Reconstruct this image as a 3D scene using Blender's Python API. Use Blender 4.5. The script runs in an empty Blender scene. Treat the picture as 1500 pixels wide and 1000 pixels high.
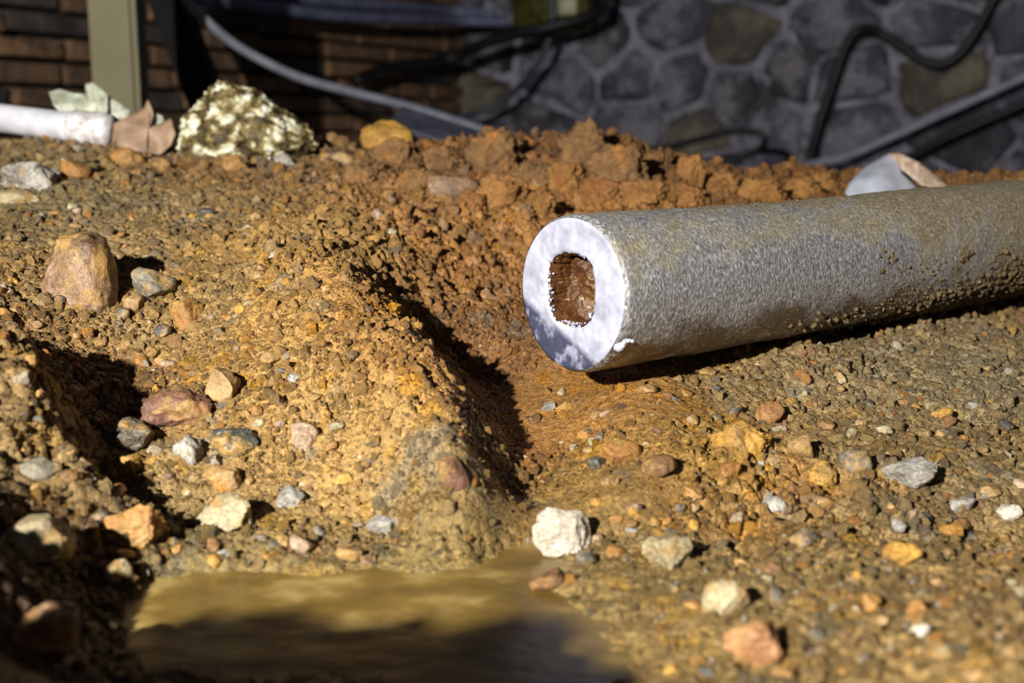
import bpy, bmesh, math, random
import numpy as np
from mathutils import Vector, Matrix, noise as mnoise

random.seed(7); rng = np.random.default_rng(11)
S = bpy.context.scene
COL = S.collection

# ------------------------------------------------------------------ camera
CAMZ = 0.30; F = 1750.0; TH = math.atan(320/1750)
cd = bpy.data.cameras.new('camera'); cam = bpy.data.objects.new('camera', cd); COL.objects.link(cam)
cam.location = (0, 0, CAMZ); cam.rotation_euler = (math.pi/2 - TH, 0, 0)
cd.sensor_width = 36; cd.lens = F/1500*36; cd.clip_start = 0.01
cd.dof.use_dof = True; cd.dof.focus_distance = 0.60; cd.dof.aperture_fstop = 8.0; cd.dof.aperture_blades = 7
S.camera = cam

# ------------------------------------------------------------------ world, lamp, exposure
w = bpy.data.worlds.new('world'); S.world = w; w.use_nodes = True
bg = w.node_tree.nodes['Background']; bg.inputs[0].default_value = (0.55, 0.6, 0.8, 1); bg.inputs[1].default_value = 0.05
ld = bpy.data.lights.new('work_lamp', 'POINT'); lo = bpy.data.objects.new('work_lamp', ld); COL.objects.link(lo)
lo.location = (-0.50, -0.43, 0.61); ld.energy = 138; ld.shadow_soft_size = 0.012; ld.color = (1.0, 0.97, 0.93)
S.view_settings.view_transform = 'Standard'; S.view_settings.look = 'None'
S.view_settings.gamma = 1; S.view_settings.use_curve_mapping = False; S.view_settings.exposure = 0.0

# ------------------------------------------------------------------ helpers
def at(px, py, Y):
    c, s = math.cos(TH), math.sin(TH); u = 500 - py
    d = Vector((px-750, F*c + u*s, -F*s + u*c))
    return Vector((0, 0, CAMZ)) + d*(Y/d.y)
def lin(c, k=1.0):
    return tuple(((v/255/12.92) if v/255 <= 0.04045 else ((v/255+0.055)/1.055)**2.4)*k for v in c)
def tag(o, label=None, cat=None, group=None, kind=None):
    if label: o['label'] = label
    if cat: o['category'] = cat
    if group: o['group'] = group
    if kind: o['kind'] = kind
    return o
def link(name, me, mat=None, parent=None, smooth=True):
    o = bpy.data.objects.new(name, me); COL.objects.link(o)
    if mat and len(me.materials) == 0: me.materials.append(mat)
    if parent: o.parent = parent
    if smooth and len(me.polygons): me.polygons.foreach_set('use_smooth', [True]*len(me.polygons))
    return o
def empty(name, loc=(0,0,0), rot=(0,0,0)):
    o = bpy.data.objects.new(name, None); COL.objects.link(o); o.location = loc; o.rotation_euler = rot
    o.empty_display_size = 0.02
    return o
def mesh(name, v, f):
    me = bpy.data.meshes.new(name); me.from_pydata([tuple(p) for p in v], [], f); me.update(); return me
def smoothstep(a, b, x):
    t = np.clip((x-a)/(b-a), 0, 1); return t*t*(3-2*t)

# numpy noise
_perm = rng.permutation(512).astype(np.int64); _val = rng.random(512)*2-1; _v2 = rng.random(512); _v3 = rng.random(512)
def _h(i, j, s=0): return _perm[(_perm[(i+s*37) & 511] + j) & 511]
def vnoise(x, y, s=0):
    i = np.floor(x).astype(np.int64); j = np.floor(y).astype(np.int64); fx = x-i; fy = y-j
    fx = fx*fx*fx*(fx*(fx*6-15)+10); fy = fy*fy*fy*(fy*(fy*6-15)+10)
    a = _val[_h(i,j,s)]; b = _val[_h(i+1,j,s)]; c = _val[_h(i,j+1,s)]; d = _val[_h(i+1,j+1,s)]
    return (a*(1-fx)+b*fx)*(1-fy)+(c*(1-fx)+d*fx)*fy
def fbm(x, y, o=4, s=0, g=0.5):
    r = 0; a = 1; t = 0
    for k in range(o):
        ca, sa = math.cos(k*1.1+.4), math.sin(k*1.1+.4)
        r = r + a*vnoise((x*ca-y*sa)*2**k, (x*sa+y*ca)*2**k, s+k*3); t += a; a *= g
    return r/t
def domes(x, y, s=0, lo_=0.25, hi_=0.62, p=0.6):
    """rounded crumbs: cell centres with a radius of their own, height of the dome above"""
    i0 = np.floor(x).astype(np.int64); j0 = np.floor(y).astype(np.int64); out = np.zeros_like(x)
    for di in (-1, 0, 1):
        for dj in (-1, 0, 1):
            i = i0+di; j = j0+dj; h = _h(i, j, s)
            cx = i+.5+.45*_val[h]; cy = j+.5+.45*_val[(h+101) & 511]; r = lo_+(hi_-lo_)*_v2[h]
            e = 1+.35*_val[(h+57) & 511]
            d2 = ((x-cx)/(r*e))**2+((y-cy)*e/r)**2
            hh = np.where(_v3[h] < p, r*np.sqrt(np.clip(1-d2, 0, 1)), 0)
            out = np.maximum(out, hh)
    return out

# ------------------------------------------------------------------ terrain shape
CP = [  # pixel the ground passes through, distance from the camera
 # centre channel
 (765,660,.543),(745,720,.490),(725,790,.448),(790,600,.58),(840,565,.60),(700,560,.64),(715,500,.66),(745,440,.72),(765,350,.80),(800,280,.90),(850,212,1.0),
 (735,620,.565),(760,520,.64),
 # left ridge, its edge above the channel
 (690,722,.449),(658,650,.463),(640,580,.497),(600,490,.545),(540,410,.62),(500,370,.665),(440,330,.73),
 (400,700,.487),(400,600,.523),(400,500,.566),(380,420,.61),(500,600,.513),(560,680,.484),(580,760,.458),(500,480,.565),(300,600,.528),(300,480,.60),(280,380,.69),
 (350,300,.80),(200,300,.80),(60,300,.80),(330,262,.88),(100,250,.88),(500,300,.80),(600,330,.78),(640,270,.88),(560,240,.95),
 (150,380,.68),(60,380,.66),(180,470,.61),(150,720,.472),(300,760,.463),(450,760,.459),(250,680,.492),
 # left hollow, lump beside it
 (160,620,.515),(135,540,.575),(40,560,.458),(20,480,.498),(-60,520,.47),(-80,640,.43),(60,660,.452),(100,640,.452),(-40,420,.60),
 (60,760,.41),(10,745,.40),(110,850,.395),(160,880,.392),
 # shore and puddle bed
 (300,830,.4265),(450,815,.432),(600,805,.4365),(700,800,.438),(600,840,.4215),(450,850,.4165),
 (300,900,.41),(450,900,.41),(600,900,.41),(750,920,.395),(500,960,.375),(300,960,.372),(700,980,.362),(200,920,.385),
 
 # near bank below the frame
 
 # right slope
 (900,720,.468),(900,620,.53),(930,560,.575),(1000,760,.455),(1100,700,.485),(1050,600,.555),(1100,540,.61),(1200,620,.555),
 (1300,750,.468),(1300,650,.525),(1250,560,.60),(1300,495,.685),(1400,463,.745),(1500,455,.785),(1450,780,.455),(1450,650,.535),(1450,550,.63),
 (1600,700,.50),(1700,500,.72),(1800,420,.90),
 # crest
 (0,212,1.0),(100,213,1.0),(200,220,1.0),(300,228,1.0),(420,232,1.0),(540,222,1.0),(640,222,1.0),(720,212,1.0),(940,222,1.0),(1010,240,1.0),(1100,262,1.0),(1240,268,1.0),(1380,275,1.0),(1500,272,1.0),(1650,270,1.0),(-150,215,1.0),(-300,260,.85),
 (900,300,.86),(1000,340,.80),(1150,370,.80),(1300,350,.87),(1450,330,.95),
]
def atz(px, py, zr): q = at(px, py, 1.0); return at(px, py, -zr/(CAMZ-q.z)*-1 if False else (-zr)/(CAMZ-q.z))
CZ = [(1000,860,-.1605),(1100,900,-.157),(1100,800,-.157),(1300,960,-.151),(1300,850,-.151),(1450,900,-.147),(1030,1000,-.1585),(985,950,-.162),(930,905,-.163),(880,875,-.1625),(820,850,-.163),(1560,950,-.142),
      (430,1000,-.161),(560,1040,-.160),(300,1040,-.160),(800,1070,-.160),(40,960,-.150),(100,1060,-.146),(1000,1100,-.156),(1400,1060,-.150)]
pts = [at(*c) for c in CP]+[atz(*c) for c in CZ]
pts += [Vector(v) for v in [(-.18,.28,.195),(-.23,.33,.21),(-.24,.24,.20),(-.32,.40,.20),(-.45,.6,.22),(-.34,.2,.27),(-.32,.2,.20),(-.6,.3,.24),(-.45,.95,.27),(-.75,.8,.25),
        (0,.15,.14),(.2,.2,.14),(.5,.4,.16),(.8,.7,.2),(.8,1.0,.22),(-.1,.05,.17),(.3,.05,.15),(-.155,.35,.165)]]
P = np.array([(p.x, p.y, p.z) for p in pts])
def _phi(r2): return np.where(r2 > 1e-12, .5*r2*np.log(r2+1e-20), 0)
def _fit():
    n = len(P); A = _phi((P[:,None,0]-P[None,:,0])**2+(P[:,None,1]-P[None,:,1])**2)+np.eye(n)*2e-5
    B = np.c_[np.ones(n), P[:,:2]]; M = np.block([[A, B], [B.T, np.zeros((3,3))]])
    return np.linalg.solve(M, np.r_[P[:,2], 0, 0, 0])
W = _fit()
def base_h(x, y):
    sh = x.shape; x = x.ravel(); y = y.ravel(); out = W[-3]+W[-2]*x+W[-1]*y
    for k in range(len(P)):
        out = out+W[k]*_phi((x-P[k,0])**2+(y-P[k,1])**2)
    return out.reshape(sh)
WATER = CAMZ-.165
def graded(segs):
    out = [segs[0][0]]
    for a, b, s0, s1 in segs:
        x = a
        while x < b-1e-9:
            t = (x-a)/(b-a); x = min(b, x+s0+(s1-s0)*t); out.append(x)
    return np.array(out)
xs = graded([(-2.1,-.46,.06,.004),(-.46,-.24,.0018,.0013),(-.24,.32,.00105,.00105),(.32,.48,.0013,.0018),(.48,2.4,.004,.06)])
ys = graded([(-.3,.30,.03,.003),(.30,.75,.00105,.00105),(.75,1.06,.0011,.0016),(1.06,3.7,.004,.08)])
GX, GY = np.meshgrid(xs, ys)
cx = graded([(-2.1,-.5,.04,.012),(-.5,.5,.006,.006),(.5,2.4,.012,.04)]); cy = graded([(-.3,.28,.02,.008),(.28,1.1,.006,.006),(1.1,3.7,.02,.06)])
BX, BY = np.meshgrid(cx, cy)
BZ = base_h(BX, np.clip(BY, 0, 1.02))
def bilerp(ax, ay, Z, x, y):
    i = np.clip(np.searchsorted(ax, x)-1, 0, len(ax)-2); j = np.clip(np.searchsorted(ay, y)-1, 0, len(ay)-2)
    fx = np.clip((x-ax[i])/(ax[i+1]-ax[i]), 0, 1); fy = np.clip((y-ay[j])/(ay[j+1]-ay[j]), 0, 1)
    return (Z[j,i]*(1-fx)+Z[j,i+1]*fx)*(1-fy)+(Z[j+1,i]*(1-fx)+Z[j+1,i+1]*fx)*fy
GZ = bilerp(cx, cy, BZ, GX, GY)
# beyond the crest the ground falls to the cellar floor; far to the sides it stays moderate
fall = smoothstep(1.02, 1.30, GY+.04*fbm(GX*4, GY*4, 2, 5)); floor_h = .125+.012*fbm(GX*3, GY*3, 3, 9)
GZ = np.clip(GZ, .10, .30); GZ = GZ*(1-fall)+floor_h*fall
side = np.maximum(smoothstep(.75, 1.2, np.abs(GX)), smoothstep(.12, -.1, GY)); GZ = GZ*(1-side)+.14*side
# unseen mound added beside the camera, outside the left edge, to shade the puddle
def shade_mound(ax_, ay_, bx_, by_, top, slope):
    dx, dy = bx_-ax_, by_-ay_; t = np.clip(((GX-ax_)*dx+(GY-ay_)*dy)/(dx*dx+dy*dy), 0, 1)
    return top-slope*np.hypot(GX-ax_-t*dx, GY-ay_-t*dy)+.010*fbm(GX*45, GY*45, 3, 33)
GZ = np.maximum(GZ, np.maximum(shade_mound(-.36,.20,-.099,.150,.270-.022*np.exp(-((GX+.222)/.012)**2),2.5), shade_mound(-.32,.20,-.245,.262,.205,2.0)))
# crumbliness of the soil, 0 smooth mud .. 1 loose crumbs
ROUGH = [((790,600,.58),.12),((740,720,.475),.10),((840,565,.6),.15),((900,700,.475),.25),((600,840,.425),.05),((450,900,.41),.02),((750,900,.40),.04),((900,900,.4),.2),
 ((500,400,.64),1.05),((600,420,.62),1.0),((550,560,.53),.9),((640,620,.5),.9),((450,480,.57),.8),((400,600,.5),.5),((300,520,.57),.5),((300,400,.67),.8),
 ((700,340,.8),1.2),((800,270,.9),1.3),((600,260,.9),1.2),((1100,280,1.0),1.2),((200,300,.8),.6),((200,240,.92),1.0),((60,560,.48),.8),((150,700,.465),.8),((100,820,.4),.7),
 ((1000,600,.555),.35),((1200,600,.56),.6),((1300,560,.61),.7),((1400,700,.5),.6),((1100,720,.475),1.15),((1200,700,.49),1.1),((1200,850,.42),.7),((1400,900,.39),.6),((1000,800,.44),.6),((420,700,.455),.5),((550,720,.45),.65),((650,700,.45),.8),((690,640,.49),.7)]
def idw(items, x, y, p=3):
    num = 0; den = 0
    for (c, v) in items:
        q = at(*c); wgt = 1/((x-q.x)**2+(y-q.y)**2+2e-4)**p
        num = num+wgt*v; den = den+wgt
    return num/den
CR = idw(ROUGH, BX, BY, 2); ROU = np.clip(bilerp(cx, cy, CR, GX, GY), 0, 1.3)
ROU = np.clip(ROU*(1+.5*fbm(GX*25, GY*25, 3, 31)), 0, 1.4)
near = smoothstep(1.5, 1.1, GY)
wx = GX+.004*fbm(GX*120, GY*120, 3, 2)+.0012*fbm(GX*500,GY*500,2,3); wy = GY+.004*fbm(GX*120+9, GY*120+4, 3, 7)+.0012*fbm(GX*500+7,GY*500,2,8)
D = .0065*fbm(GX*22, GY*22, 4, 1)*np.clip(ROU+.1,0,1.2)+.010*np.clip(ROU-.85,0,.5)*2*fbm(GX*38, GY*38, 4, 17)
D += ROU**1.3*(.40*domes(wx/.013, wy/.011, 1, .2, .6, .5)*.013*1.0 + .50*domes(wx/.0065, wy/.006, 2, .25, .6, .65)*.0065 + .5*domes(wx/.0035, wy/.0033, 3, .3, .6, .75)*.0035)
rid = 1-np.abs(fbm(GX*60+3*fbm(GX*14,GY*14,2,4), GY*60, 4, 21)); D += -.009*np.clip(rid-.86, 0, 1)/.14*np.clip(ROU-.3, 0, 1)
rid = 1-np.abs(fbm(GX*130+3*fbm(GX*30,GY*30,2,4), GY*130, 3, 27)); D += -.0045*np.clip(rid-.84, 0, 1)/.16*np.clip(ROU-.2, 0, 1)
D += .0012*fbm(GX*260, GY*260, 4, 12, .6)*(.25+ROU)
D *= near
GZ = GZ+D
inw = smoothstep(.003, -.004, GZ-WATER)   # soft beds under the puddle
shore = np.exp(-((GZ-WATER)/.006)**2)*near
GZ = GZ+shore*(.0022*fbm(GX*70, GY*110, 3, 71)+.0010*fbm(GX*220, GY*300, 3, 72))
GZ = np.where(GZ < WATER, WATER-(WATER-GZ)*.6-.0002, GZ)
def H(x, y): return float(bilerp(xs, ys, GZ, np.array(x), np.array(y)))
def hit(px, py, y0=.26, y1=3.2):
    Y = y0
    while Y < y1:
        p = at(px, py, Y)
        if p.z <= H(p.x, p.y): return p
        Y *= 1.0025
    return at(px, py, 1.0)

# ------------------------------------------------------------------ soil colours
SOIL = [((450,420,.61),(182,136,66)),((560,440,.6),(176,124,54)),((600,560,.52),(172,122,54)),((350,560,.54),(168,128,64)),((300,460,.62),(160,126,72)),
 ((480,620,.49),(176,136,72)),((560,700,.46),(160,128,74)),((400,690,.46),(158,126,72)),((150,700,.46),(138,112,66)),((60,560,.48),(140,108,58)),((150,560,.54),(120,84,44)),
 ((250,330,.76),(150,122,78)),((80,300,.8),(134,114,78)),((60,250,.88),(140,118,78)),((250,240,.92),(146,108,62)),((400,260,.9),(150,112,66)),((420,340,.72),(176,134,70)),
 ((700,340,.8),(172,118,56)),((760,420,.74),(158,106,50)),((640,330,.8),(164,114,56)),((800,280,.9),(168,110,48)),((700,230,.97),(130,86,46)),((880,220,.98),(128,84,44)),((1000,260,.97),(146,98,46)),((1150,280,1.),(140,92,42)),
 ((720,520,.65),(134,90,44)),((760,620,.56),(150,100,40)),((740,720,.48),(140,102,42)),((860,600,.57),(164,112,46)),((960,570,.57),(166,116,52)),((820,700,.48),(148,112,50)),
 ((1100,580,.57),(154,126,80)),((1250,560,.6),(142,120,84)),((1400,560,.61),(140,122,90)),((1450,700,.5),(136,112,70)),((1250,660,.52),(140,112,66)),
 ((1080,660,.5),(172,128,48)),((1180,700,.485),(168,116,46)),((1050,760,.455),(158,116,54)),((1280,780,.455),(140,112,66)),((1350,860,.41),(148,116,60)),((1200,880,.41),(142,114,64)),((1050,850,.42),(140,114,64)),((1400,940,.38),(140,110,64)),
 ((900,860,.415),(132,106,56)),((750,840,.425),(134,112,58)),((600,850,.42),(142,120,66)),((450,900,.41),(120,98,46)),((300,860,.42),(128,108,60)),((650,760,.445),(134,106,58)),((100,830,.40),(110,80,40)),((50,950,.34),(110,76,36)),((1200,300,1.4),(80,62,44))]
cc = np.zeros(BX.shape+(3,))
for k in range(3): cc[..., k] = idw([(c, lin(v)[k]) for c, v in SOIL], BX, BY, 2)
def soil_at(x, y):
    wx_ = x+.018*fbm(x*40, y*40, 3, 41); wy_ = y+.018*fbm(x*40+5, y*40, 3, 47)
    out = np.stack([bilerp(cx, cy, cc[..., k], wx_, wy_) for k in range(3)], -1)
    v = 1+.22*fbm(x*55, y*55, 4, 51)
    o = smoothstep(.25, .6, fbm(x*75, y*75, 3, 61))[..., None]*np.array([.06, .01, -.03])*.9   # rusty patches
    g = smoothstep(.28, .6, fbm(x*60+3, y*60, 3, 67))[..., None]                               # greyer patches
    out = out*v[..., None]+o*out[..., :1]*4
    grey = out.mean(-1, keepdims=True)*np.array([1.02, .98, .84])
    out = out*(1-.45*g)+grey*.45*g; m_ = out.mean(-1, keepdims=True)
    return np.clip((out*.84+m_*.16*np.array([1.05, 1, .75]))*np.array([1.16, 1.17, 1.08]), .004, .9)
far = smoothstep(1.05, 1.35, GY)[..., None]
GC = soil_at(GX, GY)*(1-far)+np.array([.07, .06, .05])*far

# ------------------------------------------------------------------ materials
def nt(name):
    m = bpy.data.materials.new(name); m.use_nodes = True; t = m.node_tree
    return m, t, t.nodes, t.links, t.nodes['Principled BSDF']
def val(n, i, v): n.inputs[i].default_value = v
def noise_tex(N, L, co, scale, detail=6, rough=.6):
    n = N.new('ShaderNodeTexNoise'); val(n,'Scale',scale); val(n,'Detail',detail); val(n,'Roughness',rough); L.new(co, n.inputs['Vector']); return n
def ramp(N, L, src, stops):
    r = N.new('ShaderNodeValToRGB'); e = r.color_ramp.elements
    while len(e) < len(stops): e.new(.5)
    for k, (p, c) in enumerate(stops): e[k].position = p; e[k].color = tuple(c)+(1,) if len(c) == 3 else c
    L.new(src, r.inputs[0]); return r
def mix(N, L, fac, a, b, mode='MIX'):
    m = N.new('ShaderNodeMix'); m.data_type = 'RGBA'; m.blend_type = mode
    for sock, v in ((m.inputs[0], fac), (m.inputs[6], a), (m.inputs[7], b)):
        if hasattr(v, 'node'): L.new(v, sock)
        elif isinstance(v, (int, float)): sock.default_value = v
        else: sock.default_value = tuple(v)[:3]+(1,)
    return m.outputs[2]
def bump(N, L, h, strength, dist, prev=None):
    b = N.new('ShaderNodeBump'); val(b,'Strength',strength); val(b,'Distance',dist); L.new(h, b.inputs['Height'])
    if prev: L.new(prev, b.inputs['Normal'])
    return b.outputs[0]

def soil_mat():
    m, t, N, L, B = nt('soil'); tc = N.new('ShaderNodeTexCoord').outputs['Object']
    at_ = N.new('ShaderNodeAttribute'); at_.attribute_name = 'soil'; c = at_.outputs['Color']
    n1 = noise_tex(N, L, tc, 420, 5, .65); r1 = ramp(N, L, n1.outputs[0], [(.3,(.42,.40,.38)),(.5,(1,1,1)),(.7,(1.75,1.68,1.5))])
    c = mix(N, L, .9, c, r1.outputs[0], 'MULTIPLY')
    v = N.new('ShaderNodeTexVoronoi'); val(v,'Scale',620); L.new(tc, v.inputs['Vector'])
    sp = ramp(N, L, v.outputs['Color'], [(.0,(.75,.75,.75)),(.5,(1,1,1)),(.9,(1.25,1.2,1.1))]); c = mix(N, L, .7, c, sp.outputs[0], 'MULTIPLY')
    v2 = N.new('ShaderNodeTexVoronoi'); val(v2,'Scale',170); L.new(tc, v2.inputs['Vector'])
    w1 = ramp(N, L, v2.outputs['Distance'], [(.14,(1,1,1)),(.2,(0,0,0))]); sx = N.new('ShaderNodeSeparateColor'); L.new(v2.outputs['Color'], sx.inputs[0])
    gt = N.new('ShaderNodeMath'); gt.operation = 'GREATER_THAN'; gt.inputs[1].default_value = .9; L.new(sx.outputs[0], gt.inputs[0])
    mu = N.new('ShaderNodeMath'); mu.operation = 'MULTIPLY'; L.new(w1.outputs[0], mu.inputs[0]); L.new(gt.outputs[0], mu.inputs[1])
    c = mix(N, L, mu.outputs[0], c, lin((205,190,160)))
    L.new(c, B.inputs['Base Color'])
    nr = noise_tex(N, L, tc, 90, 4); rr = ramp(N, L, nr.outputs[0], [(.35,(.24,.24,.24)),(.6,(.55,.55,.55))]); L.new(rr.outputs[0], B.inputs['Roughness'])
    b = bump(N, L, n1.outputs[0], .9, .0022); n9 = noise_tex(N, L, tc, 1300, 3, .6); b = bump(N, L, n9.outputs[0], .7, .0009, b); v3 = N.new('ShaderNodeTexVoronoi'); val(v3,'Scale',900); L.new(tc, v3.inputs['Vector'])
    b = bump(N, L, v3.outputs['Distance'], .45, .0007, b); L.new(b, B.inputs['Normal'])
    val(B, 'Specular IOR Level', .55)
    return m
def crumb_mat():
    m, t, N, L, B = nt('crumb'); tc = N.new('ShaderNodeTexCoord').outputs['Generated']
    a = N.new('ShaderNodeAttribute'); a.attribute_type = 'INSTANCER'; a.attribute_name = 'tint'
    n = noise_tex(N, L, tc, 4, 6, .75); r = ramp(N, L, n.outputs[0], [(.3,(.45,.43,.4)),(.7,(1.55,1.5,1.4))])
    L.new(mix(N, L, .8, a.outputs['Color'], r.outputs[0], 'MULTIPLY'), B.inputs['Base Color'])
    val(B,'Roughness',.30); val(B,'Specular IOR Level',.7); L.new(bump(N, L, n.outputs[0], 1.0, .0022), B.inputs['Normal'])
    return m
def rock_mat(name, c1, c2, c3=None, scale=45, rough=.5, b=.8, spot=.62, wet=0, dust=None):
    m, t, N, L, B = nt(name); tc = N.new('ShaderNodeTexCoord').outputs['Object']
    oi = N.new('ShaderNodeObjectInfo'); ad = N.new('ShaderNodeVectorMath'); ad.operation = 'ADD'; L.new(tc, ad.inputs[0])
    mm = N.new('ShaderNodeMath'); mm.operation = 'MULTIPLY'; mm.inputs[1].default_value = 40; L.new(oi.outputs['Random'], mm.inputs[0]); L.new(mm.outputs[0], ad.inputs[1]); co = ad.outputs[0]
    n = noise_tex(N, L, co, scale, 6, .62); r = ramp(N, L, n.outputs[0], [(.36,lin(c1)),(.62,lin(c2))]); c = r.outputs[0]
    if c3:
        n3 = noise_tex(N, L, co, scale*.7, 5, .7); r3 = ramp(N, L, n3.outputs[0], [(spot-.05,(0,0,0)),(spot+.04,(1,1,1))]); c = mix(N, L, r3.outputs[0], c, lin(c3))
    f = noise_tex(N, L, co, scale*10, 4, .7); fr = ramp(N, L, f.outputs[0], [(.3,(.45,.45,.45)),(.7,(1.5,1.5,1.5))]); c = mix(N, L, .85, c, fr.outputs[0], 'MULTIPLY')
    if dust:
        nd = noise_tex(N, L, co, scale*1.6, 6, .72); rd = ramp(N, L, nd.outputs[0], [(dust[0],(0,0,0)),(dust[0]+.10,(1,1,1))])
        dc = mix(N, L, fr.outputs[0], lin((112,84,44)), lin((172,136,78))); c = mix(N, L, rd.outputs[0], c, dc)
    L.new(c, B.inputs['Base Color']); val(B,'Roughness',rough); val(B,'Specular IOR Level',.5)
    h = bump(N, L, n.outputs[0], b*.6, .004); h = bump(N, L, f.outputs[0], b, .0012, h); L.new(h, B.inputs['Normal'])
    if wet: val(B,'Coat Weight',wet); val(B,'Coat Roughness',.15)
    return m
def plain_mat(name, c1, c2, scale=30, rough=.5, metal=0, b=.3, bd=.001, stretch=None):
    m, t, N, L, B = nt(name); tc = N.new('ShaderNodeTexCoord').outputs['Object']
    if stretch:
        mp = N.new('ShaderNodeMapping'); mp.inputs['Scale'].default_value = stretch; L.new(tc, mp.inputs['Vector']); tc = mp.outputs[0]
    n = noise_tex(N, L, tc, scale, 6, .6); r = ramp(N, L, n.outputs[0], [(.35,lin(c1)),(.65,lin(c2))]); L.new(r.outputs[0], B.inputs['Base Color'])
    val(B,'Roughness',rough); val(B,'Metallic',metal); L.new(bump(N, L, n.outputs[0], b, bd), B.inputs['Normal']); return m

M = {}
M['soil'] = soil_mat(); M['crumb'] = crumb_mat()
R = {
 'mauve':   ((92,70,50),(146,116,86),(176,126,46),40,.40,.7,.60),
 'orange':  ((134,88,40),(182,134,70),(206,160,84),50,.5,.8,.62),
 'gray':    ((86,80,68),(134,125,105),(150,132,100),50,.45,.8,.64),
 'slate':   ((62,61,58),(100,97,88),(120,106,84),60,.35,.7,.66),
 'bluegray':((64,66,62),(108,106,92),(140,116,76),45,.3,.6,.6),
 'tan':     ((140,110,68),(186,152,102),(188,130,62),50,.5,.8,.62),
 'pink':    ((146,120,94),(196,168,138),(180,130,70),50,.45,.8,.64),
 'red':     ((100,70,54),(142,106,86),(150,104,62),55,.45,.8,.62),
 'white':   ((176,160,136),(226,214,194),(214,196,150),70,.6,1.0,.64),
 'paletan': ((140,124,90),(190,176,138),(150,128,82),60,.55,.9,.64),
 'yellow':  ((160,116,44),(206,158,70),(150,104,44),55,.6,1.0,.6),
 'palegray':((128,122,110),(186,180,166),(180,160,124),60,.45,.8,.64),
 'brown':   ((104,74,44),(152,114,70),(170,124,62),55,.55,.9,.62),
 'clod':    ((116,84,48),(150,112,66),(170,116,56),70,.75,1.2,.6),
 'clodred': ((136,94,44),(174,124,64),(150,92,44),70,.75,1.2,.6),
 'rusty':   ((126,82,46),(176,128,84),(206,186,156),60,.4,.8,.58),
}
R['crust'] = ((98,80,54),(146,122,82),(178,150,96),200,.6,1.0,.6)
for k, v in R.items(): M[k] = rock_mat('rock_'+k, *v, dust=(.60,) if k in ('white','pink','palegray') else (.50,) if k not in ('clod','clodred','crust') else None)
# moulded white-yellow lump
def mottled():
    m, t, N, L, B = nt('mottled_lump'); tc = N.new('ShaderNodeTexCoord').outputs['Object']
    v = N.new('ShaderNodeTexVoronoi'); v.feature = 'SMOOTH_F1'; val(v,'Scale',75); val(v,'Smoothness',.3)
    nn = noise_tex(N, L, tc, 40, 3); L.new(mix(N, L, .03, tc, nn.outputs['Color']), v.inputs['Vector'])
    r = ramp(N, L, v.outputs['Distance'], [(.15,lin((246,246,230))),(.40,lin((222,218,180))),(.52,lin((140,122,70))),(.72,lin((64,52,28)))])
    n = noise_tex(N, L, tc, 60, 4); r2 = ramp(N, L, n.outputs[0], [(.5,(1,1,1)),(.74,lin((170,150,96)))])
    L.new(mix(N, L, .8, r.outputs[0], r2.outputs[0], 'MULTIPLY'), B.inputs['Base Color']); val(B,'Roughness',.6)
    inv = N.new('ShaderNodeMath'); inv.operation = 'SUBTRACT'; inv.inputs[0].default_value = 1; L.new(v.outputs['Distance'], inv.inputs[1])
    L.new(bump(N, L, inv.outputs[0], 1, .008), B.inputs['Normal']); return m
M['mottled'] = mottled()
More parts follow.
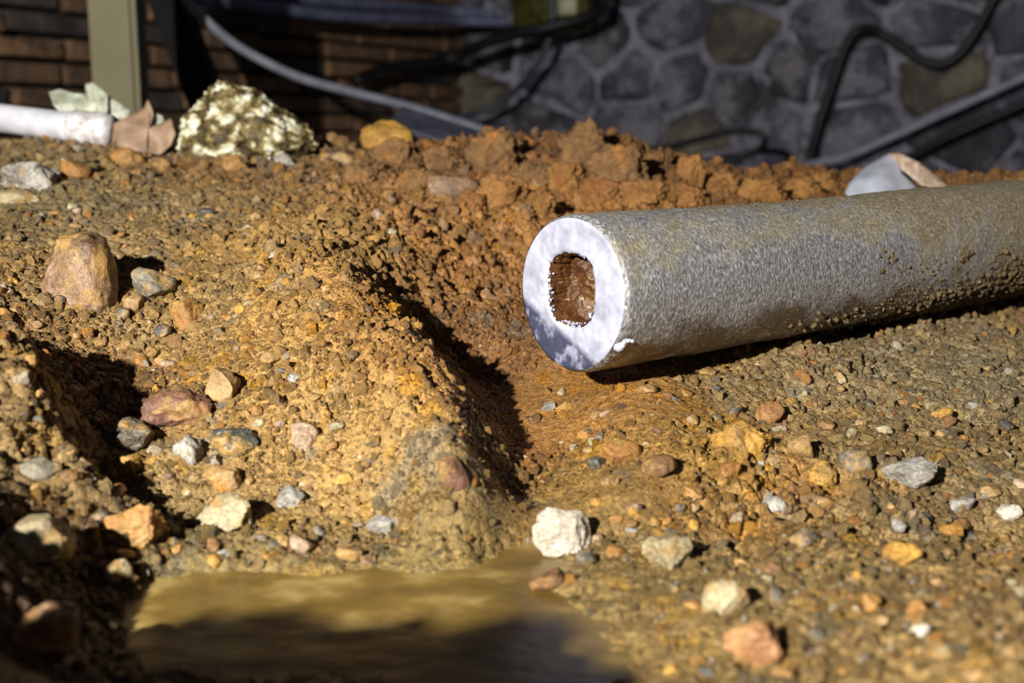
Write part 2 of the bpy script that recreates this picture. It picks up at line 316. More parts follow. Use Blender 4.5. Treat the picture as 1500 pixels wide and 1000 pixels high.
# lead
def lead():
    m, t, N, L, B = nt('lead_skin'); T = N.new('ShaderNodeTexCoord').outputs['Object']
    mp = N.new('ShaderNodeMapping'); mp.inputs['Scale'].default_value = (1,1,1); L.new(T, mp.inputs['Vector']); co = mp.outputs[0]
    
    s = noise_tex(N, L, co, 520, 5, .7)
    # fine scratches across the axis (local x is the axis)
    sc = N.new('ShaderNodeMapping'); sc.inputs['Scale'].default_value = (1,.5,.5); L.new(T, sc.inputs['Vector']); sn = noise_tex(N, L, sc.outputs[0], 900, 5, .72)
    dirt = noise_tex(N, L, co, 38, 6, .62)
    sp = N.new('ShaderNodeSeparateXYZ'); L.new(T, sp.inputs[0])
    def mathn(op, a, b=None):
        q = N.new('ShaderNodeMath'); q.operation = op
        for i_, v_ in enumerate((a, b)):
            if v_ is None: continue
            if isinstance(v_, (int, float)): q.inputs[i_].default_value = v_
            else: L.new(v_, q.inputs[i_])
        return q.outputs[0]
    # dust settles on the top and grows towards the buried end
    a = mathn('MULTIPLY', sp.outputs['Z'], 13.0); b_ = mathn('MULTIPLY', sp.outputs['X'], 1.7)
    d0 = mathn('ADD', dirt.outputs[0], mathn('MULTIPLY', mathn('ADD', a, b_), .42))
    d0 = mathn('ADD', d0, mathn('MULTIPLY', mathn('SUBTRACT', s.outputs[0], .5), .5))
    ex = mathn('MULTIPLY', mathn('SUBTRACT', sp.outputs['X'], .13), 8.0); ez = mathn('MULTIPLY', mathn('SUBTRACT', sp.outputs['Z'], .004), 50.0)   # less dirt on the flank: a highlight put into the colour
    highlight = mathn('MAXIMUM', mathn('SUBTRACT', mathn('SUBTRACT', 1.0, mathn('MULTIPLY', ex, ex)), mathn('MULTIPLY', ez, ez)), 0.0)
    d0 = mathn('SUBTRACT', d0, mathn('MULTIPLY', highlight, .25))
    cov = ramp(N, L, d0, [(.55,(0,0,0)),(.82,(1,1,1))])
    metal = ramp(N, L, sn.outputs[0], [(.32,lin((96,94,92))),(.5,lin((164,164,163))),(.66,lin((246,246,250)))])
    dcol = ramp(N, L, s.outputs[0], [(.3,lin((100,88,66))),(.5,lin((138,127,101))),(.70,lin((206,193,160)))])
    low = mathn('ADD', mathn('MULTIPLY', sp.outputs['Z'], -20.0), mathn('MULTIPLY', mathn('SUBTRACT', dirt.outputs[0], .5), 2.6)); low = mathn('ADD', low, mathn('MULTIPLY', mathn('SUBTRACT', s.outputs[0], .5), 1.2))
    low = mathn('SUBTRACT', low, mathn('MULTIPLY', highlight, .6))
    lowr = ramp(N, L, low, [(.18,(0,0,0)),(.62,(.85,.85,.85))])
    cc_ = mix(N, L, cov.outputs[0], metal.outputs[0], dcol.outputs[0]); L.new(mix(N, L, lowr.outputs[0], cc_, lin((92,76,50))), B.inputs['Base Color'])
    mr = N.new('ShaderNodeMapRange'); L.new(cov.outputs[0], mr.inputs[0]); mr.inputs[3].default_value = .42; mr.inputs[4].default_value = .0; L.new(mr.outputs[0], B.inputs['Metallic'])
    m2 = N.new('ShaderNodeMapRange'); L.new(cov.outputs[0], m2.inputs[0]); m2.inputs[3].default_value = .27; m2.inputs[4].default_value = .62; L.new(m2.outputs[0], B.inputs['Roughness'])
    nb = bump(N, L, sn.outputs[0], .30, .0008); nb = bump(N, L, s.outputs[0], .7, .001, nb); L.new(nb, B.inputs['Normal']); return m
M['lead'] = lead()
def cut():
    m, t, N, L, B = nt('cut_lead'); T = N.new('ShaderNodeTexCoord').outputs['Object']
    n = noise_tex(N, L, T, 90, 6, .6); f = noise_tex(N, L, T, 700, 4, .6)
    sp = N.new('ShaderNodeSeparateXYZ'); L.new(T, sp.inputs[0])
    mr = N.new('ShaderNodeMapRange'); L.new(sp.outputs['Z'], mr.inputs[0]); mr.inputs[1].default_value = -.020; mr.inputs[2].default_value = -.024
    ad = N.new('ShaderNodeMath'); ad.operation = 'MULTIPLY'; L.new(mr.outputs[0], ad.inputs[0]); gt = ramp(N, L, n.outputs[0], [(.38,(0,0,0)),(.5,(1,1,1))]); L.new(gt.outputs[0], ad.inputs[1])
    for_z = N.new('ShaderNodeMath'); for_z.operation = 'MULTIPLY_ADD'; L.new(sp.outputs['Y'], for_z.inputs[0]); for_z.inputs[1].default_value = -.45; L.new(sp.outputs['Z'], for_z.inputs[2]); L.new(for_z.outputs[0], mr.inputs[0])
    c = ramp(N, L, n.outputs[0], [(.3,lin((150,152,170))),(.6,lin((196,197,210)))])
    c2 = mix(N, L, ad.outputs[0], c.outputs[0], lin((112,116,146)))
    L.new(c2, B.inputs['Base Color']); m1 = N.new('ShaderNodeMapRange'); L.new(ad.outputs[0], m1.inputs[0]); m1.inputs[3].default_value = .15; m1.inputs[4].default_value = .75; L.new(m1.outputs[0], B.inputs['Metallic'])
    val(B,'Roughness',.45); L.new(bump(N, L, f.outputs[0], .35, .0006), B.inputs['Normal']); return m
M['cut'] = cut()
def bore():
    m, t, N, L, B = nt('bore_crust'); T = N.new('ShaderNodeTexCoord').outputs['Object']
    n = noise_tex(N, L, T, 110, 6, .7); c = ramp(N, L, n.outputs[0], [(.3,lin((62,36,16))),(.6,lin((106,68,34))),(.75,lin((146,104,56)))])
    wv = N.new('ShaderNodeTexWave'); wv.wave_type = 'BANDS'; wv.bands_direction = 'Z'; val(wv,'Scale',26); val(wv,'Distortion',6); val(wv,'Detail',3); val(wv,'Detail Scale',2.5); L.new(T, wv.inputs['Vector'])
    r_0 = ramp(N, L, wv.outputs[0], [(.975,(0,0,0)),(.998,(.8,.8,.8))]); nm = noise_tex(N, L, T, 140, 2); rm = ramp(N, L, nm.outputs[0], [(.5,(0,0,0)),(.6,(1,1,1))]); r = N.new('ShaderNodeVectorMath'); r.operation = 'MULTIPLY'; L.new(r_0.outputs[0], r.inputs[0]); L.new(rm.outputs[0], r.inputs[1])
    L.new(mix(N, L, r.outputs[0], c.outputs[0], lin((176,160,112))), B.inputs['Base Color']); val(B,'Roughness',.4); L.new(bump(N, L, n.outputs[0], .8, .002), B.inputs['Normal']); return m
M['bore'] = bore()
def water():
    m, t, N, L, B = nt('muddy_water'); T = N.new('ShaderNodeTexCoord').outputs['Object']
    mp = N.new('ShaderNodeMapping'); mp.inputs['Scale'].default_value = (1,1.6,1); mp.inputs['Rotation'].default_value = (0,0,.5); L.new(T, mp.inputs['Vector'])
    n = noise_tex(N, L, mp.outputs[0], 26, 5, .55); c = ramp(N, L, n.outputs[0], [(.35,lin((100,80,34))),(.5,lin((122,98,46))),(.62,lin((164,140,82)))])
    L.new(c.outputs[0], B.inputs['Base Color']); val(B,'Roughness',.3); val(B,'Specular IOR Level',.5)
    n2 = noise_tex(N, L, mp.outputs[0], 60, 3, .5); L.new(bump(N, L, n2.outputs[0], .2, .003), B.inputs['Normal']); return m
M['water'] = water()
M['pvc'] = plain_mat('white_plastic', (200,200,206), (232,232,236), 60, .45)
M['pvc_dirty'] = plain_mat('chalky_plastic', (170,160,150), (236,234,234), 120, .7, 0, .8, .002)
M['leaf_pale'] = plain_mat('pale_leaf', (128,134,112), (214,216,192), 60, .6)
M['leaf_brown'] = plain_mat('dry_leaf', (132,106,82), (184,154,126), 60, .6)
M['post'] = plain_mat('painted_post', (96,88,46), (112,103,58), 8, .5)
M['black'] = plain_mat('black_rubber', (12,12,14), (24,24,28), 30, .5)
M['hose'] = plain_mat('dark_hose', (52,54,64), (76,78,90), 30, .4)
M['cable'] = plain_mat('grey_cable', (140,142,156), (172,174,186), 30, .5)
M['conduit'] = plain_mat('blue_grey_conduit', (92,98,124), (124,130,156), 20, .4)
M['shadow_slab'] = plain_mat('shadow_black', (6,6,6), (14,12,12), 20, .9)  # black of the slab that stands in for the post's shadow
M['box'] = plain_mat('mossy_box', (60,58,22), (104,100,44), 40, .6)
M['plate'] = plain_mat('pale_plate', (196,200,160), (214,216,180), 20, .5)
M['sheet'] = plain_mat('grey_sheet', (150,154,164), (196,200,210), 25, .42)
M['sheet_edge'] = plain_mat('rusty_edge', (150,116,84), (210,190,170), 130, .6, 0, .8, .002)
M['brick1'] = rock_mat('brick_brown', (84,66,50), (138,106,78), (60,50,46), 18, .9, .8)
M['brick2'] = rock_mat('brick_dark', (52,46,42), (92,80,72), (90,76,66), 18, .9, .8)
M['brick3'] = rock_mat('brick_rust', (106,78,54), (154,118,84), (70,56,46), 18, .9, .8)
M['stone1'] = rock_mat('wall_stone_slate', (62,62,70), (98,97,108), (136,134,144), 11, .8, .8, .53)
M['stone2'] = rock_mat('wall_stone_dark', (44,44,52), (78,76,84), (130,126,134), 11, .8, .8, .54)
M['stone3'] = rock_mat('wall_stone_ochre', (98,92,78), (134,128,108), (84,80,74), 14, .8, .8, .52)
M['stone4'] = rock_mat('wall_stone_brownish', (70,64,64), (104,96,94), (130,108,88), 14, .8, .8, .52)
M['mortar'] = rock_mat('lime_mortar', (104,102,112), (168,166,178), (74,72,78), 9, .9, 1.0, .58)
M['mortar_dark'] = rock_mat('sooty_mortar', (22,21,22), (44,42,42), None, 10, .95, 1.0)

# ------------------------------------------------------------------ ground mesh
ny, nx = GX.shape
me = bpy.data.meshes.new('ground'); co = np.stack([GX, GY, GZ], -1).reshape(-1, 3).astype(np.float32)
me.vertices.add(nx*ny); me.vertices.foreach_set('co', co.ravel())
ii, jj = np.meshgrid(np.arange(nx-1), np.arange(ny-1)); a = (jj*nx+ii).ravel()
q = np.stack([a, a+1, a+1+nx, a+nx], -1).astype(np.int32); nq = len(q)
me.loops.add(nq*4); me.loops.foreach_set('vertex_index', q.ravel()); me.polygons.add(nq)
me.polygons.foreach_set('loop_start', (np.arange(nq)*4).astype(np.int32)); me.polygons.foreach_set('use_smooth', np.ones(nq, bool)); me.update(calc_edges=True)
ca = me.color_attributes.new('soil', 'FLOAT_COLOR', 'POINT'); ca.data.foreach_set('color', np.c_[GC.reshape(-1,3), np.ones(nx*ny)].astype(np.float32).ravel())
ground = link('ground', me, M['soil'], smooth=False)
tag(ground, 'wet ochre clay and gravelly soil of the dug trench', None, None, 'structure')

# puddle
wxs = np.linspace(-.26,.22,60); wys = np.linspace(.29,.47,40)
v = []; f = []
for j, yy in enumerate(wys):
    for i, xx in enumerate(wxs): v.append((xx, yy, WATER+.0003*float(fbm(np.array(xx*60.), np.array(yy*90.), 2, 3))))
for j in range(len(wys)-1):
    for i in range(len(wxs)-1):
        k = j*len(wxs)+i; f.append((k, k+1, k+1+len(wxs), k+len(wxs)))
pud = link('puddle', mesh('puddle', v, f), M['water'])
tag(pud, 'muddy puddle of brown water at the foot of the bank', None, None, 'structure')

# ------------------------------------------------------------------ walls behind
CORN = Vector((-.16, 3.3, 0)); SU = Vector((2.1, -.95, 0)).normalized(); BU = Vector((-.45, -.89, 0)).normalized()
SN = Vector((SU.y, -SU.x, 0)); SN = SN if SN.y < 0 else -SN; BN = Vector((BU.y, -BU.x, 0)); BN = BN if BN.x > 0 else -BN
def wallY(px, py, kind, off=0.0):
    """point where a picture point lies on the wall, off metres in front of it"""
    n_ = SN if kind == 's' else BN; d = at(px, py, 1)-Vector((0,0,CAMZ)); o = CORN+n_*off
    t = (o-Vector((0,0,0))).dot(n_)/Vector((d.x,d.y,0)).dot(n_); return Vector((0,0,CAMZ))+d*t
def slab(name, u, n_, L0, L1, mat, label):
    v = []; z0, z1 = .05, 1.0; nx_, nz_ = 60, 24
    for b in (0, 1):
        for j in range(nz_+1):
            for i in range(nx_+1):
                p = CORN+u*(L0+(L1-L0)*i/nx_)+n_*(-.10*b + (0 if b else .006*mnoise.noise(Vector((i*.5,j*.5,3.))))); v.append((p.x, p.y, z0+(z1-z0)*j/nz_))
    s = (nx_+1)*(nz_+1); f = []
    for b in (0, 1):
        for j in range(nz_):
            for i in range(nx_):
                k = b*s+j*(nx_+1)+i; f.append((k, k+1, k+nx_+2, k+nx_+1))
    for i in range(nx_): f.append((i, i+1, s+i+1, s+i)); k = nz_*(nx_+1)+i; f.append((k, k+1, s+k+1, s+k))
    for j in range(nz_): k = j*(nx_+1); f.append((k, k+nx_+1, s+k+nx_+1, s+k)); k += nx_; f.append((k, k+nx_+1, s+k+nx_+1, s+k))
    o = link(name, mesh(name, v, f), mat); tag(o, label, None, None, 'structure'); return o
wl = slab('wall_left', BU, BN, -.05, 2.9, M['mortar_dark'], 'dark wall of thin brown brick courses')
wr = slab('wall_back', SU, SN, -.05, 2.6, M['mortar'], 'rubble stone wall with pale lime mortar')
# bricks
def brick_mesh(L_, h_, d_, seed):
    r = random.Random(seed); bm = bmesh.new(); bmesh.ops.create_cube(bm, size=1)
    for vv in bm.verts: vv.co = Vector((vv.co.x*L_, vv.co.y*d_, vv.co.z*h_))+Vector((r.uniform(-.004,.004), r.uniform(-.002,.002), r.uniform(-.002,.002)))
    bmesh.ops.bevel(bm, geom=list(bm.edges), offset=.004, segments=1, affect='EDGES'); m_ = bpy.data.meshes.new('brick'); bm.to_mesh(m_); bm.free(); return m_
bv = [[brick_mesh(l, .032, .05, k*7+i) for i in range(2)] for k, l in enumerate((.13,.19,.25))]
for row in bv:
    for i, m_ in enumerate(row): pass
bmats = [M['brick1'], M['brick2'], M['brick3']]
bmesh_by = {}
ang = math.atan2(BU.y, BU.x)
z = .10; rowi = 0
while z < .80:
    s = -.05+random.uniform(0,.1)
    while s < 2.15:
        k = random.choice((0,1,1,2)); l = (.13,.19,.25)[k]; mi = random.choices((0,1,2), (4,3,2))[0]; vi = random.randint(0,1)
        key = (k, vi, mi)
        if key not in bmesh_by: c_ = bv[k][vi].copy(); c_.materials.append(bmats[mi]); bmesh_by[key] = c_
        o = bpy.data.objects.new('brick', bmesh_by[key]); COL.objects.link(o); o.parent = wl
        p = CORN+BU*(s+l/2)+BN*(.012+random.uniform(-.004,.006)); o.location = (p.x, p.y, z); o.rotation_euler = (0, random.uniform(-.01,.01), ang)
        s += l+.010
    z += .040; rowi += 1
# rubble stones by Voronoi cells in the wall plane
def clip(poly, a, b, c):
    out = []
    for i in range(len(poly)):
        p, q = poly[i], poly[(i+1) % len(poly)]; dp = a*p[0]+b*p[1]-c; dq = a*q[0]+b*q[1]-c
        if dp <= 0: out.append(p)
        if dp*dq < 0: t = dp/(dp-dq); out.append((p[0]+(q[0]-p[0])*t, p[1]+(q[1]-p[1])*t))
    return out
rs = random.Random(5); seeds = []
zz = .08
while zz < .82:
    hh = rs.uniform(.10,.16); s = rs.uniform(-.1,0)
    while s < 2.45:
        ww = rs.uniform(.10,.30); seeds.append((s+ww/2, zz+hh/2+rs.uniform(-.025,.025), ww)); s += ww
    zz += hh
for si, (sx, sz, ww) in enumerate(seeds):
    poly = [(sx-.25,sz-.14),(sx+.25,sz-.14),(sx+.25,sz+.14),(sx-.25,sz+.14)]
    for sj, (tx, tz, _) in enumerate(seeds):
        if sj == si or abs(tx-sx) > .4 or abs(tz-sz) > .4: continue
        a, b = tx-sx, tz-sz; poly = clip(poly, a, b, a*(sx+tx)/2+b*(sz+tz)/2)
        if len(poly) < 3: break
    if len(poly) < 3: continue
    cxp = sum(p[0] for p in poly)/len(poly); czp = sum(p[1] for p in poly)/len(poly)
    # round the outline
    rpoly = []
    for i in range(len(poly)):
        p, q = poly[i], poly[(i+1) % len(poly)]
        rpoly += [(p[0]*.88+q[0]*.12, p[1]*.88+q[1]*.12), (p[0]*.5+q[0]*.5+rs.uniform(-.008,.008), p[1]*.5+q[1]*.5+rs.uniform(-.008,.008)), (p[0]*.12+q[0]*.88, p[1]*.12+q[1]*.88)]
    g = rs.uniform(.004,.016); n = len(rpoly); v = []; f = []
    proud = rs.uniform(.012,.03)
    for (k, dpt) in ((1.0,-.01),(.97,proud*.6),(.82,proud)):
        for p in rpoly:
            dx, dz = p[0]-cxp, p[1]-czp; L_ = math.hypot(dx, dz)+1e-6; e = max(.2, (L_-g)/L_)*k
            j_ = 0 if k == 1 else rs.uniform(-.004,.004); v.append((dx*e+j_, dpt+ (rs.uniform(-.004,.004) if k < .9 else 0), dz*e+j_))
    for r_ in range(2):
        for i in range(n): f.append((r_*n+i, r_*n+(i+1) % n, (r_+1)*n+(i+1) % n, (r_+1)*n+i))
    v.append((0, proud+rs.uniform(-.003,.006), 0))
    for i in range(n): f.append((2*n+i, 2*n+(i+1) % n, 3*n))
    o = link('stone', mesh('stone', v, f), rs.choices((M['stone1'],M['stone2'],M['stone3'],M['stone4']), (6,5,.7,1.6))[0], wr)
    p = CORN+SU*cxp; o.matrix_world = Matrix(((SU.x,SN.x,0,p.x),(SU.y,SN.y,0,p.y),(0,0,1,czp),(0,0,0,1)))

# ------------------------------------------------------------------ tubes
def spline(pts, n=10):
    P_ = [pts[0]*2-pts[1]]+pts+[pts[-1]*2-pts[-2]]; out = []
    for i in range(1, len(P_)-2):
        for k in range(n):
            t = k/n; a, b, c, d = P_[i-1:i+3]
            out.append(.5*((2*b)+(c-a)*t+(2*a-5*b+4*c-d)*t*t+(3*b-a-3*c+d)*t**3))
    out.append(pts[-1]); return out
def tube_mesh(name, path, r, seg=12, cap=True):
    v = []; f = []; n = len(path); up = Vector((0,0,1)); prev = None
    for i, p in enumerate(path):
        d = (path[min(i+1,n-1)]-path[max(i-1,0)]).normalized()
        s_ = d.cross(up) if prev is None else prev-d*prev.dot(d)
        if s_.length < 1e-4: s_ = d.cross(Vector((1,0,0)))
        s_.normalize(); prev = s_; t_ = s_.cross(d); rr = r(i/(n-1)) if callable(r) else r
        for k in range(seg):
            a = 2*math.pi*k/seg; v.append(p+s_*math.cos(a)*rr+t_*math.sin(a)*rr)
    for i in range(n-1):
        for k in range(seg): f.append((i*seg+k, i*seg+(k+1) % seg, (i+1)*seg+(k+1) % seg, (i+1)*seg+k))
    if cap: f.append(tuple(range(seg))[::-1]); f.append(tuple((n-1)*seg+k for k in range(seg)))
    return mesh(name, v, f)
def cable(name, pix, r, mat, label, cat, n=10):
    pts_ = [p if isinstance(p, Vector) else at(*p) for p in pix]
    o = link(name, tube_mesh(name, spline(pts_, n), r), mat); return tag(o, label, cat)
W_ = wallY
cable('cable', [(150,-260,1.75),(225,-90,1.75),(268,-8,1.78),(305,33,1.8),(355,72,1.85),(430,110,1.9),(500,131,1.95),(600,156,2.0),(690,184,2.05),(760,206,2.1),(850,226,2.15),(950,238,2.2)], .0068, M['cable'],
      'long pale grey cable sagging across the brown brick wall', 'cable')
cable('cable', [W_(1700,20,'s',.14),W_(1560,88,'s',.14),W_(1500,113,'s',.14),W_(1400,158,'s',.14),W_(1300,203,'s',.15),W_(1235,230,'s',.17),W_(1160,244,'s',.22),W_(1080,250,'s',.26),W_(1000,262,'s',.3)], .0085, M['cable'],
      'straight grey cable rising to the right in front of the stone wall', 'cable')
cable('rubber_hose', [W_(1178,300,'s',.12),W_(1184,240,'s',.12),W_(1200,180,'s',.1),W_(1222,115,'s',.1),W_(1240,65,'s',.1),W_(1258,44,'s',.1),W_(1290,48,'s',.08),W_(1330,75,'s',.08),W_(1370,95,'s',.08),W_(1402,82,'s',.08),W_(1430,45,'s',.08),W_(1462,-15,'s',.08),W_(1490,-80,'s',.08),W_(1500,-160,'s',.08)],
      .011, M['black'], 'thick hose bent into an arch on the stone wall, blackened for its shadow', 'hose')  # hose itself is dark grey; black puts the leg's shadow into its colour
cable('cable', [W_(900,240,'s',.5),W_(960,222,'s',.5),W_(1020,205,'s',.5),W_(1070,193,'s',.5),W_(1108,194,'s',.5),W_(1121,206,'s',.5),W_(1108,222,'s',.52),W_(1070,234,'s',.54),W_(1020,238,'s',.56),W_(980,246,'s',.6)], .0075, M['black'],
      'black cable looped back on itself at the foot of the stone wall', 'cable')
cable('cable', [W_(1300,250,'s',.16),W_(1340,225,'s',.14),W_(1400,196,'s',.12),W_(1450,174,'s',.12),W_(1500,152,'s',.12),W_(1640,92,'s',.12)], .009, M['black'],
      'black cable running behind the crumpled grey sheet, below the straight grey one', 'cable')
cable('rubber_hose', [W_(612,158,'b',.12),W_(665,172,'s',.24),W_(700,165,'s',.22),W_(745,142,'s',.2),W_(775,110,'s',.2),W_(798,75,'s',.2),W_(808,40,'s',.2),W_(811,0,'s',.2),W_(812,-80,'s',.2)], .009, M['hose'],
      'dark grey hose dropping from the mossy box and curving left', 'hose')
cable('cable', [W_(520,118,'b',.12),W_(575,98,'b',.12),W_(650,88,'s',.3),W_(720,60,'s',.3),W_(800,40,'s',.3),W_(870,22,'s',.25),W_(885,5,'s',.2),W_(890,-60,'s',.2)], .014, M['black'],
      'thick black cable lying along the top of the stonework', 'cable')
cable('conduit', [W_(250,-38,'b',.12),W_(350,-14,'b',.12),W_(500,4,'b',.12),W_(600,11,'b',.12),W_(660,16,'s',.20),W_(725,20,'s',.18)], .013, M['conduit'], 'upper of two blue-grey conduits on the brick wall', 'pipe')
cable('conduit', [W_(250,-5,'b',.16),W_(350,6,'b',.16),W_(500,24,'b',.16),W_(600,28,'b',.16),W_(670,31,'s',.24),W_(745,32,'s',.2)], .012, M['conduit'], 'lower of two blue-grey conduits on the brick wall', 'pipe')

def box_mesh(name, sx, sy, sz, bev=.003, seed=0, jit=0.0):
    r = random.Random(seed); bm = bmesh.new(); bmesh.ops.create_cube(bm, size=1)
    for v_ in bm.verts: v_.co = Vector((v_.co.x*sx, v_.co.y*sy, v_.co.z*sz))+Vector((r.uniform(-jit,jit),)*3)
    bmesh.ops.bevel(bm, geom=list(bm.edges), offset=bev, segments=2, affect='EDGES'); m_ = bpy.data.meshes.new(name); bm.to_mesh(m_); bm.free(); return m_
# mossy box
c_ = W_(810,8,'s',.14); bx = empty('junction_box', c_, (0,0,math.atan2(SU.y,SU.x))); tag(bx, 'mossy yellow-green box with a pale plate above the dark hose', 'box')
link('casing', box_mesh('casing', .19, .08, .13, .006), M['box'], bx)
o = link('label_plate', box_mesh('label_plate', .055, .006, .05, .002), M['plate'], bx); o.location = (.052, -.044, -.002); tag(o, 'pale yellow plate')
o = link('lid', box_mesh('lid', .20, .085, .012, .003), M['box'], bx); o.location = (0, -.002, .06)
# post
pb = at(179,150,1.50); post = empty('post', (pb.x, pb.y, .13)); tag(post, 'upright dull yellow post standing behind the leaves', 'post')
o = link('shaft', box_mesh('shaft', .057, .05, .80, .006), M['post'], post, smooth=False); o.location = (0,0,.40)
o = link('base_plate', box_mesh('base_plate', .09, .08, .008, .002), M['post'], post, smooth=False); o.location = (0,0,.0)
# slanting black slab added in place of the post's shadow on the wall
a_ = at(330,215,1.9); b_ = at(225,-60,1.9); d_ = (b_-a_); tm = link('shadow_slab', box_mesh('shadow_slab', .075, .05, d_.length*1.25, .004, 2, .003), M['shadow_slab'], None, smooth=False)
tm.location = (a_+b_)/2; tm.rotation_euler = d_.to_track_quat('Z','Y').to_euler(); tag(tm, 'slanting black slab standing in for the shadow of the yellow post', 'shadow_slab')

# ------------------------------------------------------------------ rocks
def rock_mesh(name, sx, sy, sz, seed, sub=4, cuts=9, rough=.09, sharp=.78, lump=0.0, box=.82):
    r = random.Random(seed); bm = bmesh.new(); bmesh.ops.create_icosphere(bm, subdivisions=sub, radius=1)
    pl = [(Vector((r.gauss(0,1), r.gauss(0,1), r.gauss(0,1))).normalized(), r.uniform(sharp-.1, sharp+.12)) for _ in range(cuts)]
    off = Vector((r.uniform(0,99), r.uniform(0,99), r.uniform(0,99)))
    for v_ in bm.verts:
        p = v_.co.copy()
        p = Vector([math.copysign(abs(c_)**box, c_) for c_ in p])
        for n_, d_ in pl:
            k = p.dot(n_)-d_
            if k > 0: p -= n_*k*.93
        n_ = v_.co.normalized(); q_ = n_*1.6+off
        s_ = rough*(mnoise.noise(q_)*1.6+mnoise.noise(q_*2.7)*.9+mnoise.noise(q_*6.1)*.5+mnoise.noise(q_*13)*.3)
        if lump:
            dist, _p = mnoise.voronoi(n_*5+off); s_ += lump*(.45-dist[0])
        p += n_*s_; v_.co = Vector((p.x*sx, p.y*sy, p.z*sz))
    m_ = bpy.data.meshes.new(name); bm.to_mesh(m_); bm.free(); return m_
